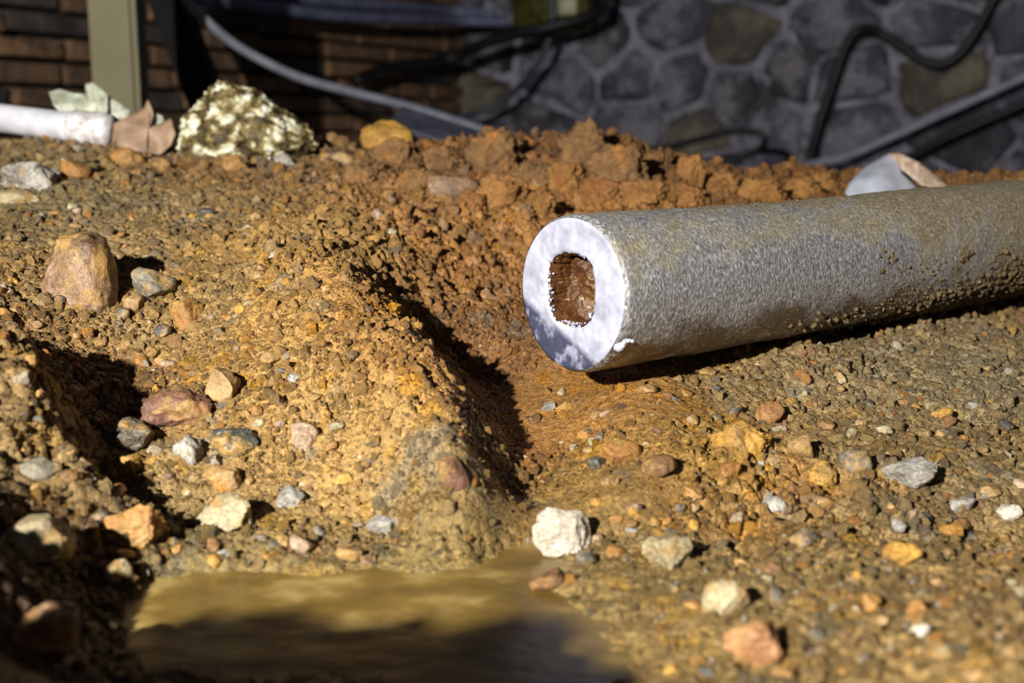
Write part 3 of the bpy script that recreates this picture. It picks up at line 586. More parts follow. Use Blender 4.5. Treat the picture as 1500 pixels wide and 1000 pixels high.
# (centre px, py, width, height px, name, category, material, label, options)
ROCKS = [
 (118,408,104,114,'rock','rock','mauve','big mauve-brown rock with an ochre patch, largest on the left bank',dict(cuts=7,sharp=.80,rough=.06,rz=-.12,box=.62,seed=913)),
 (273,459,58,52,'rock','rock','orange','round orange-brown stone in the gravel right of the big mauve rock',dict(rough=.1)),
 (222,418,62,52,'rock','rock','gray','flat grey stone just right of the big mauve rock',dict(cuts=10,sharp=.7)),
 (195,446,30,30,'pebble','pebble','tan','small tan pebble against the right foot of the big mauve rock',{}),
 (238,485,24,24,'pebble','pebble','slate','small dark slate pebble below the round orange-brown stone',{}),
 (86,442,22,18,'pebble','pebble','slate','tiny black pebble at the left foot of the big mauve rock',{}),
 (205,529,24,20,'pebble','pebble','orange','tiny round brown pebble alone on smooth clay above the reddish stone',{}),
 (178,461,24,18,'pebble','pebble','gray','tiny grey pebble under the right corner of the big mauve rock',{}),
 (328,563,54,52,'rock','rock','tan','tan stone standing out of the ridge with a cracked face',dict(cuts=10)),
 (264,602,104,62,'rock','rock','red','wide flat reddish stone on the left bank',dict(cuts=12,rough=.09,rz=-.25)),
 (195,642,72,56,'rock','rock','gray','grey-brown stone at the right edge of the dark hollow',dict(cuts=10,rz=-.5)),
 (340,646,72,44,'rock','rock','bluegray','wet blue-grey stone beside the reddish stone',dict(rz=-.3,wet=1)),
 (448,640,48,48,'rock','rock','pink','pale pink stone on the ridge right of the blue-grey stone',{}),
 (276,664,44,46,'rock','rock','palegray','crumbly whitish stone below the wide reddish stone',dict(rough=.16)),
 (324,698,66,44,'rock','rock','tan','rounded tan-grey stone below the crumbly whitish one',{}),
 (60,690,60,42,'rock','rock','gray','oval grey stone on the far left',{}),
 (188,685,44,36,'rock','rock','yellow','small yellow lump right of the oval grey stone',dict(rough=.14)),
 (202,774,92,72,'rock','rock','orange','knobbly orange stone at the edge of the lower left shadow',dict(rough=.15,lump=.15)),
 (334,756,84,62,'rock','rock','paletan','pale cream stone right of the knobbly orange stone',dict(rough=.1)),
 (426,729,46,34,'rock','rock','palegray','small pale grey stone right of the pale cream stone',{}),
 (562,771,56,38,'rock','rock','palegray','pale mauve-grey stone just above the puddle shore',dict(rough=.07)),
 (662,706,40,74,'rock','rock','red','smooth dark red oblong stone at the tip of the ridge',dict(rough=.04,rz=-.5,raise_=.0035)),
 (822,788,82,76,'rock','rock','white','bright white crumbly rock alone in the middle of the gully',dict(cuts=13,sharp=.74,rough=.07,lump=.06,up=.42)),
 (908,662,58,32,'pebble','pebble','orange','flat yellow-tan oval pebble below the cut end of the pipe',dict(rough=.03,cuts=3)),
 (963,683,52,38,'rock','rock','brown','brown lump beside the flat yellow-tan oval pebble',{}),
 (805,596,28,20,'pebble','pebble','palegray','small lone pale grey pebble in the gully under the pipe mouth',{}),
 (805,852,58,38,'rock','rock','brown','small brown stone just below the bright white rock',{}),
 (860,819,30,24,'pebble','pebble','gray','small grey-brown pebble wedged under the bright white rock',{}),
 (1062,877,72,60,'rock','rock','paletan','pale yellow-grey rock in the lower right gravel',dict(cuts=10)),
 (1108,948,98,68,'rock','rock','rusty','pinkish orange rock near the bottom edge right of the puddle',dict(rough=.1)),
 (980,808,74,60,'rock','rock','paletan','half-buried pale stone right of the bright white rock and its shadow',dict(up=.12)),
 (1330,692,94,46,'rock','rock','palegray','long pale grey stone on the right slope',dict(rough=.08,rz=-.2)),
 (1086,645,92,56,'rock','rock','yellow','broad crumbly mustard-yellow clod on the right slope',dict(rough=.12,lump=.12,up=.12)),
 (1126,606,44,36,'rock','rock','rusty','orange-pink stone above the mustard-yellow clod',{}),
 (1410,738,44,24,'rock','rock','palegray','small flat white stone below the long pale grey stone',{}),
 (1480,750,40,30,'rock','rock','white','small bright white stone at the right edge of the frame',{}),
 (1196,740,56,36,'rock','rock','mauve','mauve stone lodged among orange clods',{}),
 (1136,736,36,28,'rock','rock','palegray','small speckled light grey stone left of the mauve stone',{}),
 (1012,800,28,16,'pebble','pebble','bluegray','tiny bluish chip beside the half-buried pale stone',{}),
 (1205,700,50,44,'rock','rock','yellow','cracked ochre clod above the mauve stone',dict(rough=.13,lump=.12)),
 (1255,680,56,40,'rock','rock','gray','grey-brown stone left of the long pale grey stone',{}),
 (1395,778,40,22,'rock','rock','yellow','small yellow clod below the flat white stone',{}),
 (1342,893,40,30,'rock','rock','orange','orange clod in the lower right gravel',{}),
 (1350,925,34,24,'pebble','pebble','white','round white pebble below the orange clod',{}),
 (1275,880,38,40,'rock','rock','orange','upright orange-brown stone left of the orange clod',{}),
 (1180,790,44,34,'rock','rock','gray','grey lump with a deep shadow in the middle of the right slope',dict(up=.4)),
 (58,930,120,80,'rock','rock','rusty','blurred rusty orange rock in the lower left corner',dict(rough=.14,up=.35)),
 (98,884,34,28,'pebble','pebble','palegray','blurred pale pebble above the rusty orange corner rock',{}),
 (48,795,130,76,'rock','rock','paletan','blurred pale slab-like rock at the lower left edge',dict(cuts=10,up=.2)),
 (168,838,46,40,'rock','rock','paletan','pale lump beside the tip of the puddle',{}),
 (102,700,36,30,'pebble','pebble','brown','brown pebble right of the oval grey stone',{}),
 (144,760,30,26,'pebble','pebble','slate','dark pebble left of the knobbly orange stone',{}),
 (660,275,74,42,'rock','rock','mauve','smooth rounded mauve stone in the crumbly soil left of the pipe end',dict(cuts=3,rough=.04)),
 (492,228,66,26,'rock','rock','mauve','low rounded stone on the crest right of the mottled lump',dict(cuts=4)),
 (40,262,100,46,'rock','rock','palegray','pale grey gravelly rock at the left edge below the white pipe',dict(rough=.12,up=.15)),
 (30,290,56,26,'rock','rock','paletan','cream-coloured stone just below the pale grey gravelly rock',{}),
 (186,232,40,30,'rock','rock','orange','orange stone under the brown dry leaf',dict(cuts=10)),
 (110,252,44,34,'rock','rock','orange','orange stone under the end of the white pipe',dict(cuts=10)),
 (240,245,36,26,'rock','rock','brown','brown stone between the dry leaf and the mottled lump',{}),
 (345,243,44,28,'rock','rock','orange','orange-brown stone in front of the mottled lump',{}),
 (668,918,52,24,'rock','rock','paletan','little mud-coated stone poking out of the puddle',dict(up=.5)),
 (415,238,34,24,'rock','rock','palegray','whitish stone right of the orange-brown stone at the mottled lump',{}),
 (1170,655,46,40,'rock','rock','tan','tan stone right of the mustard-yellow clod',{}),
 (1068,690,38,30,'rock','rock','orange','rusty orange stone under the mustard-yellow clod',{}),
 (1320,815,54,36,'rock','rock','yellow','rust-yellow clod in the middle of the lower right gravel',dict(rough=.13,up=.15)),
 (512,812,40,28,'rock','rock','tan','tan lump on the wet shore left of the puddle glare',{}),
 (442,800,44,30,'rock','rock','pink','pinkish stone on the wet shore below the pale grey stone',{}),
]
rock_objs = {}
for idx, (px, py, wd, hp, nm, cat, mk, lab, op) in enumerate(ROCKS):
    b = hit(px, py+hp*.36); sc = b.y/F
    W2, H2 = wd*sc/2, hp*sc/2; D2 = (W2+H2)/2*op.get('dep', .95)
    up = op.get('up', .3)
    me_ = rock_mesh(nm, W2*1.12, D2, H2*1.16, op.get('seed', 100+idx*3), 5 if wd > 70 else 4 if wd > 34 else 3, op.get('cuts', 14), op.get('rough', .07), op.get('sharp', .70), op.get('lump', 0), op.get('box', .82))
    mat = M[mk]
    o = link(nm, me_, mat); cpt = at(px, py, b.y+D2*.5)
    gz = H(cpt.x, cpt.y)
    if cpt.z < gz-.35*H2: cpt.z = gz-.1*H2
    cpt.z += op.get('raise_', 0)
    if idx == 46: cpt.z += .010
    if mk == 'white' and wd > 70: cpt.z = max(cpt.z, gz+.62*H2)
    if cpt.z-H2*.75 > gz: cpt.z = gz+H2*.65
    o.location = cpt; o.rotation_euler = (0, -op.get('rz', 0)*-1, random.uniform(-.3,.3)); tag(o, lab, cat); rock_objs[idx] = o
    if nm == 'pebble': o['group'] = None if False else 'loose pebbles'

# mottled lump
b = hit(360, 232); sc = b.y/F
bm = bmesh.new(); bmesh.ops.create_icosphere(bm, subdivisions=6, radius=1); r_ = random.Random(3)
for v_ in bm.verts:
    n_ = v_.co.normalized(); z_ = n_.z
    k = 1-.42*max(0, z_)                      # narrows towards the top
    x_ = n_.x*k; x_ += -.24*max(0, z_)
    dist, _p = mnoise.voronoi(n_*7+Vector((4,2,9))); s_ = .13*(.5-dist[0])+.10*mnoise.noise(n_*2.2)+.04*mnoise.noise(n_*12)
    p = Vector((x_, n_.y*k, z_))*(1+s_); v_.co = Vector((p.x*105*sc, p.y*62*sc, p.z*(82 if z_ > 0 else 50)*sc))
m_ = bpy.data.meshes.new('mottled_rock'); bm.to_mesh(m_); bm.free()
o = link('mottled_rock', m_, M['mottled']); c_ = at(362, 205, b.y+.035); o.location = c_; tag(o, 'large bumpy lump mottled white and mustard on the crest beside the leaves', 'rock')

# clods along the crest
CL = [(722,232,74,56,'clod'),(856,226,60,60,'clod'),(905,246,70,46,'clod'),(645,240,56,36,'clod'),(575,232,60,38,'clod'),(780,262,52,38,'clod'),(955,248,56,40,'clod'),(1012,256,36,46,'clodred'),(828,262,50,36,'clodred'),
      (735,290,66,46,'clodred'),(690,300,40,30,'clodred'),(880,290,60,36,'clodred'),(1050,276,60,30,'clodred'),(1110,282,54,32,'clodred'),(1175,284,50,32,'clodred'),(1205,270,36,24,'clodred'),(610,268,50,32,'clod'),(530,262,46,28,'clod'),(945,285,60,34,'clodred'),(1000,290,52,30,'clodred'),(790,300,40,30,'clodred')]
clods = []
for idx, (px, py, wd, hp, mk) in enumerate(CL):
    b = hit(px, py+hp*.3); sc = b.y/F
    o = link('soil_clod', rock_mesh('soil_clod', wd*sc/2*1.15, wd*sc/2*.8, hp*sc/2*1.4, 900+idx, 5, 5, .2, .85, .3), M[mk]); p = at(px, py, b.y+.005)
    gz = H(p.x, p.y); p.z = min(max(p.z, gz-.005), gz+hp*sc*.36); o.location = p
    clods.append((o, px, py, mk)); tag(o, None, 'clod', 'dull brown crest clods' if mk == 'clod' else 'rust-orange crest clods')

# names of the landmarks a small thing can be found by (picture place only serves to pick the nearest)
AN = {0:'big mauve-brown rock',1:'round orange-brown stone',3:'small tan pebble at the big mauve rock',6:'tiny round brown pebble',8:'cracked tan stone',9:'wide flat reddish stone',10:'grey-brown stone of the hollow',
      11:'wet blue-grey stone',12:'pale pink stone',13:'crumbly whitish stone',14:'rounded tan-grey stone',15:'oval grey stone',17:'knobbly orange stone',18:'pale cream stone',19:'small pale grey stone',20:'pale mauve-grey stone',21:'dark red oblong stone',
      22:'bright white rock',23:'flat yellow-tan oval pebble',24:'brown lump',28:'pale yellow-grey rock',29:'pinkish orange rock',30:'half-buried pale stone',31:'long pale grey stone',32:'mustard-yellow clod',33:'orange-pink stone',34:'flat white stone',
      35:'bright white stone at the frame edge',36:'mauve stone among orange clods',42:'lower right orange clod',43:'round white pebble',45:'grey lump with deep shadow',48:'blurred slab-like rock',49:'pale lump at the puddle tip',64:'rust-yellow clod',
      52:'smooth rounded mauve stone'}
AN = [(ROCKS[k][0], ROCKS[k][1], v_) for k, v_ in AN.items() if k < len(ROCKS)]+[(836,430,'cut pipe mouth'),(1050,540,'underside of the pipe'),(1400,470,'muddy stretch of the pipe'),(360,180,'mottled lump'),(1310,262,'crumpled grey sheet'),(500,380,'top of the left ridge'),(560,520,'middle of the left ridge')]
used = set()
def where(first, px, py):
    near_ = sorted(AN, key=lambda a_: (a_[0]-px)**2+(a_[1]-py)**2)[:6]
    def rel(a_):
        dx, dy = px-a_[0], py-a_[1]; q_ = math.hypot(dx, dy); far_ = 'close ' if q_ < 55 else ''
        if abs(dx) > 2*abs(dy): w_ = far_+('left of' if dx < 0 else 'right of')
        elif abs(dy) > 2*abs(dx): w_ = far_+('behind' if dy < 0 else 'in front of')
        else: w_ = far_+('behind and ' if dy < 0 else 'in front and ')+('left of' if dx < 0 else 'right of')
        return w_+' the '+a_[2]
    for a_ in near_[:3]:
        t = first+' '+rel(a_)
        if t not in used and len(t.split()) <= 16: used.add(t); return t
    for a_ in near_:
        for b_ in near_:
            t = first+' between the '+a_[2]+' and the '+b_[2]
            if a_ is not b_ and t not in used and len(t.split()) <= 16: used.add(t); return t
    return first+' '+rel(near_[0])

for o, px, py, mk in clods:
    o['label'] = ('dull brown' if mk == 'clod' else 'rust-orange')+' crest clod, '+('biggest, the peak' if (px,py) == (722,232) else 'second peak' if (px,py) == (856,226) else 'one')+' '
    n_ = sum(1 for c_ in clods if c_[3] == mk and c_[1] < px); w_ = ('first','second','third','fourth','fifth','sixth','seventh','eighth','ninth','tenth','eleventh','twelfth')[n_]
    o['label'] = ('dull brown' if mk == 'clod' else 'rust-orange')+' crumbly crest clod, '+w_+' of its colour from the left'

# small pebbles, one by one
pm = {}
keys = ['gray','tan','orange','pink','palegray','slate','brown','paletan','yellow','mauve']
LBL = {'gray':'small grey','tan':'small tan','orange':'small orange','pink':'small pinkish','palegray':'small whitish','slate':'small dark slate','brown':'small brown','paletan':'small cream','yellow':'small yellow','mauve':'small mauve'}
for k in keys:
    for s_ in range(2):
        m_ = rock_mesh('pebble', .0036, .003, .0027, 500+s_+hash(k) % 1 + keys.index(k)*5, 3, 12, .09, .7); m_.materials.append(M[k]); m_.polygons.foreach_set('use_smooth', [True]*len(m_.polygons)); pm[k, s_] = m_
def free(px, py):
    if 755 < px < 1500 and 300 < py < 560-(px-850)*.159: return False
    if py > 835 and 120 < px < 960: return False
    if 690 < px < 800 and 560 < py < 760: return False
    return all(((px-r[0])/(r[2]*.6))**2+((py-r[1])/(r[3]*.6))**2 > 1 for r in ROCKS)
cnt = 0; rr_ = random.Random(21)
while cnt < 250:
    if cnt < 110: px, py = rr_.uniform(0,620), rr_.uniform(300,830)
    else: px, py = rr_.uniform(820,1500), rr_.uniform(540,995)
    if not free(px, py): continue
    if 380 < px < 640 and 330 < py < 620 and rr_.random() < .75: continue
    left = cnt < 110
    k = rr_.choices(keys, (3,4,4,1,1.2,.8,4,2,3,1.5))[0]; b = hit(px, py); s_ = rr_.uniform(.6, 1.0)*rr_.choice((1,1,1,1.4))*(.55+.45*b.y/.5)
    o = bpy.data.objects.new('pebble', pm[k, rr_.randint(0,1)]); COL.objects.link(o)
    o.location = (b.x, b.y, H(b.x, b.y)+.0002*s_); o.scale = (s_*rr_.uniform(.8,1.25), s_*rr_.uniform(.8,1.25), s_*rr_.uniform(.7,1.1)); o.rotation_euler = (rr_.uniform(-.4,.4), rr_.uniform(-.4,.4), rr_.uniform(0,6.28))
    sd = 'left bank' if left else 'right slope'
    tag(o, where(LBL[k]+' pebble', px, py), 'pebble', LBL[k]+' pebbles on the '+sd); cnt += 1

# ------------------------------------------------------------------ lead pipe
AX = Vector((.788, .616, .0)).normalized(); P0 = at(836, 430, .556); RP = .0378
pipe = empty('lead_pipe', P0, (0, 0, math.atan2(AX.y, AX.x))); tag(pipe, 'thick-walled lead pipe with a cut end pointing out of the soil', 'pipe')
def outline_r(a):   # slightly flattened section
    return RP*(1+.012*math.cos(2*a+.6)+.008*math.sin(3*a))
v = []; f = []; SEG = 220; NS = 460; LEN = .80
for i in range(NS+1):
    s_ = LEN*i/NS
    for k in range(SEG):
        a = 2*math.pi*k/SEG; n_ = Vector((0, math.cos(a), math.sin(a)))
        r = outline_r(a)*(1-.03*smoothstep(0,.25,s_)+.05*smoothstep(.14,.24,s_)*max(0,math.sin(a)))
        q_ = Vector((s_*30, n_.y*1.2, n_.z*1.2)); r += .0006*mnoise.noise(q_)+.0003*mnoise.noise(q_*3)+.00022*mnoise.noise(Vector((s_*260,n_.y*9,n_.z*9)))
        # dirt crust towards the buried end and on top
        wgt = max(0, min(1, (s_-.10)*4))*(.35+.65*max(0, -n_.y*.2-n_.z*.4+.5))
        cr_ = mnoise.noise(Vector((s_*420, n_.y*16, n_.z*16)))+.6*mnoise.noise(Vector((s_*900, n_.y*34, n_.z*34)))
        r += .0009*wgt*max(0, cr_)
        if s_ < .004: r -= .0016*(1-s_/.004)**2
        # drifting centre line: sags towards the mouth
        cz_ = -.000*s_+.0035*smoothstep(.15,.4,s_)
        v.append((s_, n_.y*r, n_.z*r+cz_))
for i in range(NS):
    for k in range(SEG): f.append((i*SEG+k, i*SEG+(k+1) % SEG, (i+1)*SEG+(k+1) % SEG, (i+1)*SEG+k))
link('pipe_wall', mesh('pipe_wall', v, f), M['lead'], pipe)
# cut face: local y = away side (right/up the picture), local z = up; bore a ragged rounded rectangle
def hole_r(a):
    c, s_ = math.cos(a), math.sin(a); n_ = 3.0
    rr = 1/((abs(c)/.0168)**n_+(abs(s_)/.0172)**n_)**(1/n_)
    return rr*(1+.035*mnoise.noise(Vector((c*6,s_*6,1)))+.05*mnoise.noise(Vector((c*17,s_*17,4))))
HC = (.0005, .0018); v = []; f = []; RG = 16
for i in range(RG+1):
    t = i/RG
    for k in range(SEG):
        a = 2*math.pi*k/SEG; ro = outline_r(a)-.0016; ri = hole_r(a)
        y_ = (HC[0]+ri*math.cos(a))*(1-t)+ro*math.cos(a)*t; z_ = (HC[1]+ri*math.sin(a))*(1-t)+ro*math.sin(a)*t
        x_ = -.0004+.00035*mnoise.noise(Vector((y_*300,z_*300,0)))+.0007*mnoise.noise(Vector((y_*60,z_*60,5)))*min(1,(1-t)*3)
        if i == 0: x_ += .0012
        if i == RG: x_ = .0002
        v.append((x_, y_, z_))
for i in range(RG):
    for k in range(SEG): f.append((i*SEG+(k+1) % SEG, i*SEG+k, (i+1)*SEG+k, (i+1)*SEG+(k+1) % SEG))
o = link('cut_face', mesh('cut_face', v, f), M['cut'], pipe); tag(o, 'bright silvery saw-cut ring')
v = []; f = []; NB = 60
for i in range(NB+1):
    s_ = .0008+.013*i/NB
    for k in range(SEG):
        a = 2*math.pi*k/SEG; r = hole_r(a)*(1.0-.05*min(1, s_/.004)); r *= 1-.05*mnoise.noise(Vector((s_*90, math.cos(a)*2, math.sin(a)*2)))-(.07 if i > 1 else 0)*abs(mnoise.noise(Vector((s_*200, math.cos(a)*5, math.sin(a)*5))))
        v.append((s_, HC[0]+r*math.cos(a), HC[1]+r*math.sin(a)))
for i in range(NB):
    for k in range(SEG): f.append((i*SEG+(k+1) % SEG, i*SEG+k, (i+1)*SEG+k, (i+1)*SEG+(k+1) % SEG))
for q_ in range(1, 26):
    for k in range(SEG):
        a = 2*math.pi*k/SEG; r = hole_r(a)*.93*(1-q_/26); y_ = HC[0]+r*math.cos(a); z_ = HC[1]+r*math.sin(a)
        v.append((.0138+.004*mnoise.noise(Vector((y_*90,z_*90,2)))+.0012*mnoise.noise(Vector((y_*400,z_*400,2)))-.25*max(0,-z_-.008)-.12*y_, y_, z_))
for i in range(NB, NB+25):
    for k in range(SEG): f.append((i*SEG+(k+1) % SEG, i*SEG+k, (i+1)*SEG+k, (i+1)*SEG+(k+1) % SEG))
f.append(tuple((NB+25)*SEG+k for k in range(SEG)))
o = link('bore', mesh('bore', v, f), M['bore'], pipe); tag(o, 'rust-brown crusted inside of the pipe')
# ragged shavings around the bore (grains of cut lead) and the curled burr at the rim
def blob(bm_, c, r, seed):
    ret = bmesh.ops.create_icosphere(bm_, subdivisions=2, radius=r); rr2 = random.Random(seed); k3 = Vector((rr2.uniform(.6,1.4), rr2.uniform(.6,1.4), rr2.uniform(.6,1.4)))
    for v_ in ret['verts']:
        q_ = v_.co/r; v_.co = Vector((v_.co.x*k3.x, v_.co.y*k3.y, v_.co.z*k3.z))*(1+.4*mnoise.noise(q_*1.5+Vector((seed,0,0))))+Vector(c)
bm = bmesh.new(); r_ = random.Random(4)
for k in range(90):
    a = r_.choice((r_.uniform(-2.0,-1.2), r_.uniform(-.7,.3), r_.uniform(0,6.28))); rr3 = hole_r(a)*r_.uniform(.90,1.0)
    blob(bm, (r_.uniform(-.0003,.0025), HC[0]+rr3*math.cos(a), HC[1]+rr3*math.sin(a)), r_.uniform(.0003,.0007), k)
m_ = bpy.data.meshes.new('shavings'); bm.to_mesh(m_); bm.free(); o = link('shavings', m_, M['cut'], pipe); tag(o, 'tiny bright lead shavings on the bore edge', None, None, 'stuff')
bm = bmesh.new()
for k, (x_, y_, z_, r4) in enumerate([(-.0005,-.0,0,0)]+[(0.000+.0008*j, 0, 0, .0016-.00012*j) for j in range(7)]):
    if r4 <= 0: continue
    y0_ = -.0315; z0_ = -.0205-.0010*math.sin(k*.9)+.0004*k
    blob(bm, (x_-.0004, y0_-.0009*k, z0_), r4*1.15, k+3)
m_ = bpy.data.meshes.new('burr'); bm.to_mesh(m_); bm.free(); o = link('burr', m_, M['cut'], pipe); tag(o, 'small white curled burr on the rim')
# mud stuck on the pipe
bm = bmesh.new(); r_ = random.Random(9)
for k in range(3200):
    s_ = r_.uniform(.05,.50); a = r_.choice((r_.gauss(-2.5,.45), r_.gauss(-2.3,.3), r_.uniform(-3.2,3.1), r_.gauss(1.6,.6)))
    if s_ < .16 and -2.9 < a < 1 and r_.random() < .75: continue
    rr5 = RP*(1+.0)*.985; sz = r_.uniform(.00025,.00062)*(1.35 if s_ > .2 and a < 0 else .8)
    blob_c = (s_, math.cos(a)*rr5, math.sin(a)*rr5+.0035*float(smoothstep(.15,.4,s_)))
    ret = bmesh.ops.create_icosphere(bm, subdivisions=1, radius=sz)
    for v_ in ret['verts']: v_.co = v_.co*(1+r_.uniform(-.25,.25))+Vector(blob_c)
def patch(s0, a0, ds, da, n, smax):
    for k in range(n):
        s_ = r_.gauss(s0, ds); a = r_.gauss(a0, da); sz = r_.uniform(.0007, smax); rr5 = RP*.99
        ret = bmesh.ops.create_icosphere(bm, subdivisions=2, radius=sz); c_ = Vector((s_, math.cos(a)*rr5, math.sin(a)*rr5+.0035*float(smoothstep(.15,.4,s_))))
        sd = r_.uniform(0,50)
        for v_ in ret['verts']: v_.co = v_.co*(1+.5*mnoise.noise(v_.co/sz+Vector((sd,0,0))))+c_
patch(.275,-2.35,.016,.16,190,.0018); patch(.36,-2.6,.03,.25,330,.0019); patch(.31,-2.0,.05,.12,260,.0017); patch(.20,2.9,.01,.1,12,.0016); patch(.27,3.1,.003,.05,8,.0022); patch(.17,-2.35,.02,.1,40,.0014)
m_ = bpy.data.meshes.new('mud_crust'); bm.to_mesh(m_); bm.free(); o = link('mud_crust', m_, M['crust'], pipe, smooth=False); tag(o, 'brown mud and grit stuck to the pipe', None, None, 'stuff')

# ------------------------------------------------------------------ things on the crest
# white pipe
a_ = at(-120,158,1.10); b_ = at(112,187,1.0); c_ = at(166,193,.99); pv = empty('white_pipe', (a_+b_)/2); tag(pv, 'white plastic pipe lying on the crest at the left edge', 'pipe')
o1 = a_-(a_+b_)/2; o2 = b_-(a_+b_)/2; o3 = c_-(a_+b_)/2
link('tube', tube_mesh('tube', [o1+(o2-o1)*t for t in np.linspace(0,1,20)], .0122, 32), M['pvc'], pv)
o = link('socket', tube_mesh('socket', [o2-(o3-o2)*.06+(o3-o2)*t for t in np.linspace(0,1.0,20)], lambda t: .0142-.0012*(t > .9)+.0006*math.sin(t*40), 32), M['pvc_dirty'], pv); tag(o, 'chalky stained end piece')
# leaves
def leaf(name, pix, Y, depth, mat, seed, label=None, parent=None, curl=.25, cat=None, vein=True):
    """outline in picture points turned into a curled, thick blade lying at distance Y"""
    cx_ = sum(p[0] for p in pix)/len(pix); cy_ = sum(p[1] for p in pix)/len(pix); c0 = at(cx_, cy_, Y); sc_ = Y/F
    n = len(pix)*4; out = []
    loop = [Vector((p[0],p[1],0)) for p in pix]
    for i in range(len(loop)):
        for t in (0,.25,.5,.75): out.append(loop[i].lerp(loop[(i+1) % len(loop)], t))
    v = []; f = []; rings = 7
    for b_ in range(rings):
        k = 1-b_/rings
        for p in out:
            x_ = (p.x-cx_)*k*sc_; z_ = -(p.y-cy_)*k*sc_; y_ = depth*(z_/(60*sc_))+curl*.02*mnoise.noise(Vector((x_*60+seed, z_*60, 2)))+.0015*mnoise.noise(Vector((x_*300+seed, z_*300, 7)))-.006*k*k*(mnoise.noise(Vector((p.x*.02,p.y*.02,seed))))
            v.append((x_, y_, z_))
    for r_ in range(rings-1):
        for i in range(n): f.append((r_*n+i, r_*n+(i+1) % n, (r_+1)*n+(i+1) % n, (r_+1)*n+i))
    f.append(tuple((rings-1)*n+i for i in range(n)))
    o = link(name, mesh(name, v, f), mat, parent); o.location = c0 if not parent else c0-parent.location
    md = o.modifiers.new('thick', 'SOLIDIFY'); md.thickness = .0009
    if vein:
        top = min(range(len(pix)), key=lambda i: pix[i][1]); q0 = Vector(((pix[top][0]-cx_)*sc_, .001, -(pix[top][1]-cy_)*sc_*.9))
        vn = link('vein', tube_mesh('vein', [q0*t+Vector((0,-.0012+depth*(q0.z*t/(60*sc_)),0)) for t in np.linspace(1,-.8,10)], .0006, 6), mat, o)
    if label: tag(o, label, cat)
    return o
leaf('dry_leaf', [(70,136),(84,131),(104,137),(122,138),(132,150),(134,176),(118,180),(96,168),(82,154)], 1.02, .02, M['leaf_pale'], 3, 'grey-white pointed leaf leftmost of the pale leaves above the white pipe', None, .25, 'leaf')
leaf('dry_leaf', [(124,124),(133,122),(146,131),(157,140),(158,160),(160,178),(140,184),(122,176),(127,150)], 1.01, .015, M['leaf_pale'], 8, 'upright pale green leaf in front of the yellow post', None, .2, 'leaf')
leaf('dry_leaf', [(158,142),(172,150),(190,163),(186,178),(170,182),(156,178)], 1.015, .01, M['leaf_pale'], 14, 'small pale leaf between the upright leaf and the brown one', None, .2, 'leaf')
leaf('dry_leaf', [(165,182),(190,168),(206,158),(215,147),(221,166),(216,186),(232,190),(243,188),(246,172),(260,196),(254,212),(236,226),(214,222),(190,218),(168,210)], .985, .02, M['leaf_brown'], 5, 'curled pinkish-brown dry leaf with two pointed tips', None, .45, 'leaf')
leaf('dry_leaf', [(216,174),(226,166),(238,170),(241,184),(230,192),(218,190)], 1.0, .008, M['leaf_pale'], 11, 'tiny whitish leaf tucked behind the brown dry leaf', None, .2, 'leaf')
# grey crumpled sheet
Ys = .99; sh = empty('crumpled_sheet', at(1310,262,Ys)); tag(sh, 'crumpled pale grey sheet with a torn rusty edge behind the pipe', 'sheet')
def sheet(name, pix3, mat, seed):
    """facets between picture points with their own distances"""
    v = [at(*p)-sh.location for p in pix3[0]]; bm = bmesh.new(); bv_ = [bm.verts.new(p) for p in v]
    for fc in pix3[1]: bm.faces.new([bv_[i] for i in fc])
    bmesh.ops.subdivide_edges(bm, edges=list(bm.edges), cuts=5, use_grid_fill=True); bmesh.ops.triangulate(bm, faces=bm.faces)
    for v_ in bm.verts: v_.co += Vector((0,1,.3))*(.0022*mnoise.noise(v_.co*70+Vector((seed,0,0)))+.0006*mnoise.noise(v_.co*260))
    m_ = bpy.data.meshes.new(name); bm.to_mesh(m_); bm.free(); o = link(name, m_, mat, sh); md = o.modifiers.new('t', 'SOLIDIFY'); md.thickness = .0012; return o
sheet('sheet_panel', ([(1222,312,.96),(1245,268,.97),(1270,244,.985),(1300,226,1.0),(1314,226,.99),(1322,254,.985),(1345,275,.98),(1365,300,.965),(1290,305,.95),(1290,262,.965)],
      [(0,1,9),(0,9,8),(1,2,9),(2,3,9),(3,4,5,9),(5,6,9),(9,6,8),(6,7,8)]), M['sheet'], 1)
sheet('folded_flap', ([(1300,226,.998),(1316,224,.985),(1345,238,.98),(1370,256,.975),(1391,276,.965),(1376,279,.96),(1350,272,.965),(1330,256,.975)],
      [(0,1,7),(1,2,7),(2,6,7),(2,3,6),(3,5,6),(3,4,5)]), M['sheet_edge'], 6)
# stones and board behind the crest
for (px, py, wd, hp, Y, mk, lab) in [(568,182,84,40,1.06,'yellow','mossy stone lying behind the crest under the sagging cable'),(488,196,56,34,1.05,'brown','dull mossy stone just right of the mottled lump'),
                                (432,180,60,40,1.05,'brown','dark brown stone behind the mottled lump')]:
    sc = Y/F; o = link('rock', rock_mesh('rock', wd*sc/2, wd*sc/2, hp*sc/2*1.6, int(px), 4, 8, .12), M[mk]); o.location = at(px, py+8, Y); tag(o, lab, 'rock')
    bz = H(o.location.x, o.location.y)
    o.location.z = min(o.location.z, bz+hp*sc*.55)
bd = link('board', box_mesh('board', .10, .05, .010, .002), M['hose'], None, smooth=False); bd.location = at(648,196,1.16); bd.rotation_euler = (.35, .30, -.1); tag(bd, 'blue-grey board lying behind the crest beneath the cable', 'board')

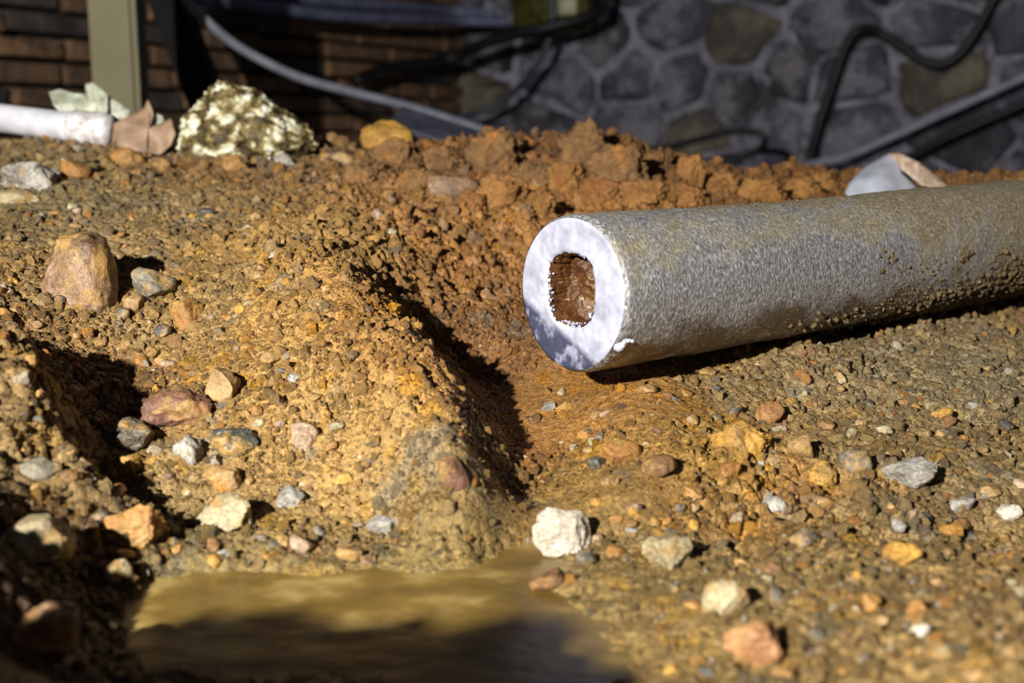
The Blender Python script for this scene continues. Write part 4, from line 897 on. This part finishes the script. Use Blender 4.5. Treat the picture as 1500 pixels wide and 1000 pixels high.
# ------------------------------------------------------------------ loose crumbs (uncountable): instanced in geometry nodes
N_ = 400000
cxs = rng.uniform(-.44,.50,N_*2); cys = .31+(1.08-.31)*rng.random(N_*2)**1.35
vis = np.abs(cxs) < cys*.50+.02; cxs, cys = cxs[vis], cys[vis]
cro = bilerp(xs, ys, ROU, cxs, cys); czs = bilerp(xs, ys, GZ, cxs, cys); gv = bilerp(xs, ys, GZ, cxs+.003, cys)
clus = smoothstep(-.35,.35, fbm(cxs*45, cys*45, 3, 77))
keep = (rng.random(len(cxs)) < np.clip(.12+.9*cro, 0, 1)*(.25+.75*clus)) & (czs > WATER+.0006)
cxs, cys, czs, cro = cxs[keep][:N_], cys[keep][:N_], czs[keep][:N_], cro[keep][:N_]; n = len(cxs)
sz = .00030*(rng.random(n)**(-.45)); sz = np.minimum(sz, .0028)*(.55+.5*cys/.55)*np.clip(.75+.35*cro, .7, 1.15)
tint = soil_at(cxs, cys); kind = rng.random(n); br = rng.uniform(.65,1.4,n)[:, None]
orange_ok = (fbm(cxs*30, cys*30, 2, 91) > -.2)
CLAY = [((500,400,.64),1),((600,420,.62),1),((560,540,.54),1),((640,620,.5),.8),((700,340,.8),1),((800,270,.9),1),((1000,260,.97),1),((1200,290,1.),1),((700,230,.97),.9),((740,500,.66),1),((800,600,.58),.9),((400,420,.62),.8),((1080,660,.5),.7),((1190,700,.49),.7),
 ((200,600,.52),.3),((400,690,.46),.2),((150,700,.46),.3),((150,300,.8),.3),((250,230,.92),.5),((100,240,.9),.3),((1300,560,.6),.15),((1400,750,.47),.1),((1150,880,.4),.1),((60,560,.47),.5),((950,820,.43),.3)]
grav = rng.random(n) > bilerp(cx, cy, idw(CLAY, BX, BY, 2), cxs, cys)*.93
def setk(m_, c): m_ = m_ & grav; tint[m_] = tint[m_]*.4+np.array(lin(c))*.6
tint = tint*br
setk(kind < .035, (226,216,196)); setk((kind > .05) & (kind < .12), (122,114,98)); setk((kind > .12) & (kind < .15), (66,60,54))
setk((kind > .15) & (kind < .25) & orange_ok, (200,132,52)); setk((kind > .25) & (kind < .33), (198,168,116)); setk((kind > .33) & (kind < .36), (160,104,76))
me = bpy.data.meshes.new('gravel'); me.vertices.add(n); me.vertices.foreach_set('co', np.stack([cxs, cys, czs+sz*.15], -1).astype(np.float32).ravel())
for nm_, ty, ar in (('sz','FLOAT',sz),('pick','INT',rng.integers(0,8,n))):
    A = me.attributes.new(nm_, ty, 'POINT'); A.data.foreach_set('value', ar.astype(np.float32 if ty == 'FLOAT' else np.int32))
A = me.attributes.new('rot','FLOAT_VECTOR','POINT'); A.data.foreach_set('vector', rng.uniform(0,6.28,(n,3)).astype(np.float32).ravel())
A = me.attributes.new('shape','FLOAT_VECTOR','POINT'); A.data.foreach_set('vector', (rng.uniform(.65,1.25,(n,3))*sz[:,None]).astype(np.float32).ravel())
A = me.attributes.new('tint','FLOAT_COLOR','POINT'); A.data.foreach_set('color', np.c_[np.clip(tint,0,.9), np.ones(n)].astype(np.float32).ravel())
gr = bpy.data.objects.new('gravel', me); COL.objects.link(gr); tag(gr, 'loose crumbs of clay and fine grit over the banks', 'gravel', None, 'stuff')
G = bpy.data.node_groups.new('crumbs','GeometryNodeTree'); G.interface.new_socket('Geometry', in_out='INPUT', socket_type='NodeSocketGeometry'); G.interface.new_socket('Geometry', in_out='OUTPUT', socket_type='NodeSocketGeometry')
gN, gL = G.nodes, G.links; gi = gN.new('NodeGroupInput'); go = gN.new('NodeGroupOutput'); jn = gN.new('GeometryNodeJoinGeometry')
for k in range(8):
    ic = gN.new('GeometryNodeMeshIcoSphere'); ic.inputs['Radius'].default_value = 1; ic.inputs['Subdivisions'].default_value = 2
    ps = gN.new('GeometryNodeInputPosition'); tn = gN.new('ShaderNodeTexNoise'); tn.noise_dimensions = '4D'; tn.inputs['W'].default_value = k*7.3+1; tn.inputs['Scale'].default_value = 1.1; tn.inputs['Detail'].default_value = 3
    gL.new(ps.outputs[0], tn.inputs['Vector']); sb = gN.new('ShaderNodeVectorMath'); sb.operation = 'SUBTRACT'; gL.new(tn.outputs['Color'], sb.inputs[0]); sb.inputs[1].default_value = (.5,.5,.5)
    sc_ = gN.new('ShaderNodeVectorMath'); sc_.operation = 'SCALE'; gL.new(sb.outputs[0], sc_.inputs[0]); sc_.inputs['Scale'].default_value = 2.5
    sp = gN.new('GeometryNodeSetPosition'); gL.new(ic.outputs['Mesh'], sp.inputs['Geometry']); gL.new(sc_.outputs[0], sp.inputs['Offset'])
    sm = gN.new('GeometryNodeSetMaterial'); sm.inputs['Material'].default_value = M['crumb']; gL.new(sp.outputs[0], sm.inputs['Geometry'])
    ss = gN.new('GeometryNodeSetShadeSmooth'); ss.inputs['Shade Smooth'].default_value = bool(k % 2); gL.new(sm.outputs[0], ss.inputs['Geometry'])
    ti = gN.new('GeometryNodeGeometryToInstance'); gL.new(ss.outputs[0], ti.inputs[0]); gL.new(ti.outputs[0], jn.inputs[0])
ip = gN.new('GeometryNodeInstanceOnPoints'); gL.new(gi.outputs[0], ip.inputs['Points']); gL.new(jn.outputs[0], ip.inputs['Instance']); ip.inputs['Pick Instance'].default_value = True
def na(nm_, dt):
    x_ = gN.new('GeometryNodeInputNamedAttribute'); x_.data_type = dt; x_.inputs['Name'].default_value = nm_; return x_.outputs['Attribute']
gL.new(na('pick','INT'), ip.inputs['Instance Index']); gL.new(na('shape','FLOAT_VECTOR'), ip.inputs['Scale'])
er = gN.new('FunctionNodeEulerToRotation'); gL.new(na('rot','FLOAT_VECTOR'), er.inputs[0]); gL.new(er.outputs[0], ip.inputs['Rotation'])
gL.new(ip.outputs[0], go.inputs[0]); md = gr.modifiers.new('crumbs','NODES'); md.node_group = G
